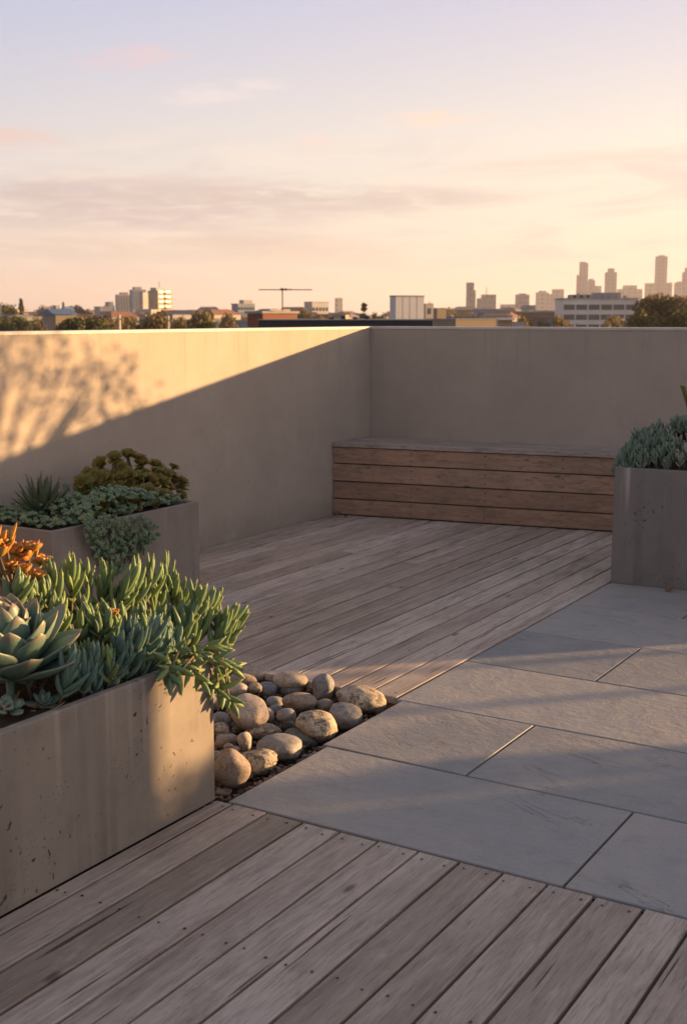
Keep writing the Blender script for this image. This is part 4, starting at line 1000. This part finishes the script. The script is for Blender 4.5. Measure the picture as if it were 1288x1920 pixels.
b = Bld(808, 836, 579, 68, 'little cream rooftop hut right of the stepped annexe', .5, 1); b.body(CREAM); b.roof(GREY, .02, .04)
b = Bld(465, 556, 588, 75, 'red brick building with an overhanging pale flat roof', .62, 1.9, name='brick_building'); b.body(BRICK)
b.part('render_panel', CREAM, (b.w/2-.02, b.w/2+.03, -b.dep/2, b.dep/2, b.h-2, b.h-.02)); b.roof(ROOFG, .12, .14)
b.part('roof_top', WHITE, (-b.w*.2, b.w*.4, -b.dep*.3, b.dep*.4, b.h+.15, b.h+.26)); b.part('window', GLASS, (b.w/2+.031, b.w/2+.04, -b.dep*.3, b.dep*.3, b.h-.55, b.h-.3))
# TV antenna on a pole
D = 74; x, y = at_dist(530, D); e = empty('roof_antenna', (x, y, zat(583, D)), math.atan2(-x, y), 'tall pole with a long thin antenna boom above the brick building', 'antenna')
hA = (583-544)/2318.*D; wl = 44/2289.*D; wr = 55/2289.*D
m = MB(); m.tube([(0, 0, 0), (0, 0, hA)], .035, 8); m.build('pole', DARK, e)
m = MB(); m.tube([(-wl, 0, hA), (wr, 0, hA)], .028, 8); m.build('boom', DARK, e)
m = MB(); m.box(-.12, .08, -.07, .07, hA-.05, hA+.09); m.box(.14, .28, -.07, .07, hA-.05, hA+.08); m.box(.4, .5, -.05, .05, hA-.04, hA+.06); m.build('receiver', DARK, e)
# left low buildings
b = Bld(82, 142, 590, 260, 'long low cream shed with a blue roof at the far left', .3, 14); b.body(CREAM); b.gable(rgb_mat('roof_blue', (.10, .17, .30)), 1.2)
b = Bld(80, 96, 583, 300, 'small yellow-topped house behind the blue roofed shed', .3, 8); b.body(WHITE); b.gable(CREAM, 1.0)
b = Bld(118, 138, 583, 300, 'blue-grey house right of the yellow-topped one', .3, 8); b.body(BLUE); b.gable(BLUE, 1.0)
b = Bld(178, 212, 577, 600, 'grey low block left of the tall apartment cluster', .2, 20); b.body(GREY); b.windows(6, 2, b.h-7, b.h-1); b.roof(WHITE, .2, .5)
b = Bld(196, 216, 573, 700, 'grey block with a raised top storey near the cluster', .2, 20); b.body(BLUE); b.part('top_storey', GREY, (-b.w*.3, b.w*.3, -6, 6, b.h+.02, b.h+2)); b.windows(4, 2, b.h-7, b.h-1)
b = Bld(1, 4, 570, 300, 'pale stair block at the left picture edge', .2, 3); b.body(WHITE)
b = Bld(960, 984, 604, 150, 'small white hut in front of the dark low-rise', .3, 1.4); b.body(WHITE); b.roof(ROOFG, .05, .06)
b = Bld(934, 960, 600, 170, 'pale lean-to left of the small white hut', .3, 1.4); b.body(CREAM); b.gable(WHITE, .3)
for q, top, lab in ((316, 592, 'pale utility pole below the cream apartment tower'), (224, 590, 'pale twin-topped pole left of the apartment cluster')):
    D = 120; x, y = at_dist(q, D); m = MB(); m.tube([(0, 0, 0), (0, 0, zat(top, D)+8)], .14 if q == 224 else .1, 8); e = empty('utility_pole', (x, y, -8), 0, lab, 'pole'); m.build('shaft', rgb_mat('pole_pale', (.5, .42, .33)), e)
    h_ = zat(top, D)+8; m = MB(); m.box(-.5, .5, -.05, .05, h_-.5, h_-.38); m.build('cross_arm', GREY, e)
# scattered far houses: individually placed, small
HG = 'small distant houses among the trees'; walls = [WHITE, CREAM, GREY, BROWN, WHITE, BLUE]; roofs = [TERRA, rgb_mat('roof_dark', (.11, .10, .095)), TERRA, rgb_mat('roof_mid', (.20, .18, .165))]
proto = []
for k in range(6):
    e = empty('house', (0, 0, -8), 0, 'small distant low-roofed house half hidden among treetops', 'house', HG); m = MB(); m.box(-.5, .5, -.4, .4, 0, 1); w_ = m.build('wall', walls[k], e)
    m = MB(); rr = .15 if k % 3 == 0 else .02; m.add([(-.53, -.43, 1.0), (.53, -.43, 1.0), (.53, .43, 1.0), (-.53, .43, 1.0), (-.35, 0, 1+rr), (.35, 0, 1+rr)], [(0, 1, 5, 4), (2, 3, 4, 5), (0, 4, 3), (1, 2, 5), (0, 3, 2, 1)]); r_ = m.build('roof', roofs[k % 4], e)
    m = MB(); m.box(-.35, -.12, -.405, -.39, .74, .88); m.box(.1, .36, -.405, -.39, .74, .88); g_ = m.build('window', GLASS, e); proto.append((e, w_, r_, g_))
spans = [(0, 690, 120), (790, 1290, 90)]
cnt = 0
for (l, r, n) in spans:
    for k in range(n):
        X = random.uniform(l, r); D = random.choice([350, 450, 600, 800, 1000])*random.uniform(.85, 1.15)
        top = random.uniform(588, 603) if D < 500 else random.uniform(580, 597)
        if 640 < X < 700: top = max(top, 588)
        src = proto[cnt % 6]; first = cnt < 6; cnt += 1
        e, *ps = (src if first else [o.copy() for o in src])
        if not first:
            for o in (e, *ps): COL.objects.link(o)
            for o in ps: o.parent = e
        x, y = at_dist(X, D); w_ = random.uniform(7, 13)*(1 if D < 700 else 1.5); e.location = (x, y, -8); e.rotation_euler = (0, 0, math.atan2(-x, y)+random.uniform(-.9, .9)); e.scale = (w_, w_*.8, zat(top, D)+8)
# -- trees
TG = 'trees between the distant roofs'
tree(15, 566, 420, 34, 'spreading tree at the far left picture edge', 'round', 'crown', 3, 700)
tree(41, 559, 400, 17, 'tall narrow dark tree near the left edge', 'tall', 'crown', 4, 500)
tree(90, 571, 700, 34, 'wide flat tree line above the yellow-topped house', 'round', 'crown2', 5, 700)
tree(120, 566, 600, 11, 'small slim tree poking above the roofs on the left', 'tall', 'crown', 4, 500)
tree(155, 571, 700, 44, 'broad tree left of the grey low block', 'round', 'crown2', 6, 700)
tree(173, 587, 130, 78, 'rounded dense green tree just above the left wall', 'round', 'crown', 7, 2600, leaf=.03)
tree(303, 579, 150, 50, 'bushy sunlit tree in front of the cream apartment tower', 'open', 'crown2', 8, 1800, leaf=.03)
tree(262, 602, 150, 44, 'low dark tree left of the bushy one below the apartments', 'round', 'crown', 3, 700)
tree(335, 592, 200, 30, 'small tree right of the utility pole', 'round', 'crown', 5, 700)
tree(366, 578, 170, 52, 'irregular olive tree left of the picture centre', 'open', 'crown2', 9, 1800, leaf=.03)
tree(385, 596, 160, 34, 'low round tree in front of the irregular olive one', 'round', 'crown', 7, 2600)
tree(419, 584, 260, 38, 'dark round tree left of the blue-grey office', 'round', 'crown', 6, 700)
tree(30, 590, 250, 60, 'low dense tree below the spreading one at the left', 'round', 'crown', 7, 2600)
tree(130, 598, 200, 44, 'low tree in front of the long blue roofed shed', 'round', 'crown', 5, 700)
tree(556, 576, 300, 44, 'dark tree behind the brick building right of the antenna', 'round', 'crown', 6, 700)
tree(606, 588, 300, 34, 'low tree in front of the plain grey block', 'round', 'crown2', 5, 700)
tree(682, 567, 300, 26, 'pointed dark tree left of the white penthouse', 'tall', 'crown', 14, 900)
tree(712, 583, 300, 22, 'short round tree touching the penthouse left side', 'round', 'crown', 3, 700)
tree(652, 584, 400, 20, 'little round tree below the hazy lone tower', 'round', 'crown', 5, 700)
tree(805, 564, 400, 12, 'tuft of a tree showing above the stepped annexe', 'round', 'crown', 3, 700)
tree(850, 575, 700, 50, 'long dark tree line right of the cream hut', 'round', 'crown', 6, 700)
tree(1240, 551, 160, 88, 'large rusty green tree in front of the towers at the right', 'open', 'crown2', 11, 9000, leaf=.026)
tree(1196, 578, 150, 40, 'dark lower tree at the left foot of the large rusty one', 'round', 'crown', 12, 2200, leaf=.03)
tree(1268, 570, 150, 70, 'dark tree at the right picture edge beside the rusty one', 'round', 'crown', 12, 2200)
tree(1140, 598, 180, 24, 'small orange-lit bush in front of the office block', 'round', 'crown2', 5, 700)
tree(972, 588, 280, 30, 'dark tree in front of the long low-rise', 'round', 'crown', 6, 700)
for k in range(190):
    X = random.uniform(-30, 1320); D = random.choice([260, 340, 420, 600, 800, 1200])*random.uniform(.85, 1.15)
    tree(X, random.uniform(579, 592) if D > 500 else random.uniform(588, 602), D, random.uniform(18, 40), 'distant dark treetop showing between the far roofs', 'round', 'crown', random.choice([3, 5, 6]), 700, TG)

# ------------------------------------------------------------------ haze
m = MB(); m.box(-6100, 6100, -450, 9100, -9.5, 185)
hz = m.build('haze', None); hz.data.materials.clear()
mh = bpy.data.materials.new('haze'); mh.use_nodes = True; nt = mh.node_tree
nt.nodes.remove(nt.nodes['Principled BSDF']); pv = nt.nodes.new('ShaderNodeVolumePrincipled')
pv.inputs['Color'].default_value = (.84, .81, .88, 1); pv.inputs['Density'].default_value = .00011; pv.inputs['Anisotropy'].default_value = .35
nt.links.new(pv.outputs[0], nt.nodes['Material Output'].inputs['Volume']); hz.data.materials.append(mh)
hz['kind'] = 'stuff'; tag(hz, 'thin warm evening haze over the city', 'haze')
S.cycles.volume_bounces = 1
S.cycles.use_adaptive_sampling = True
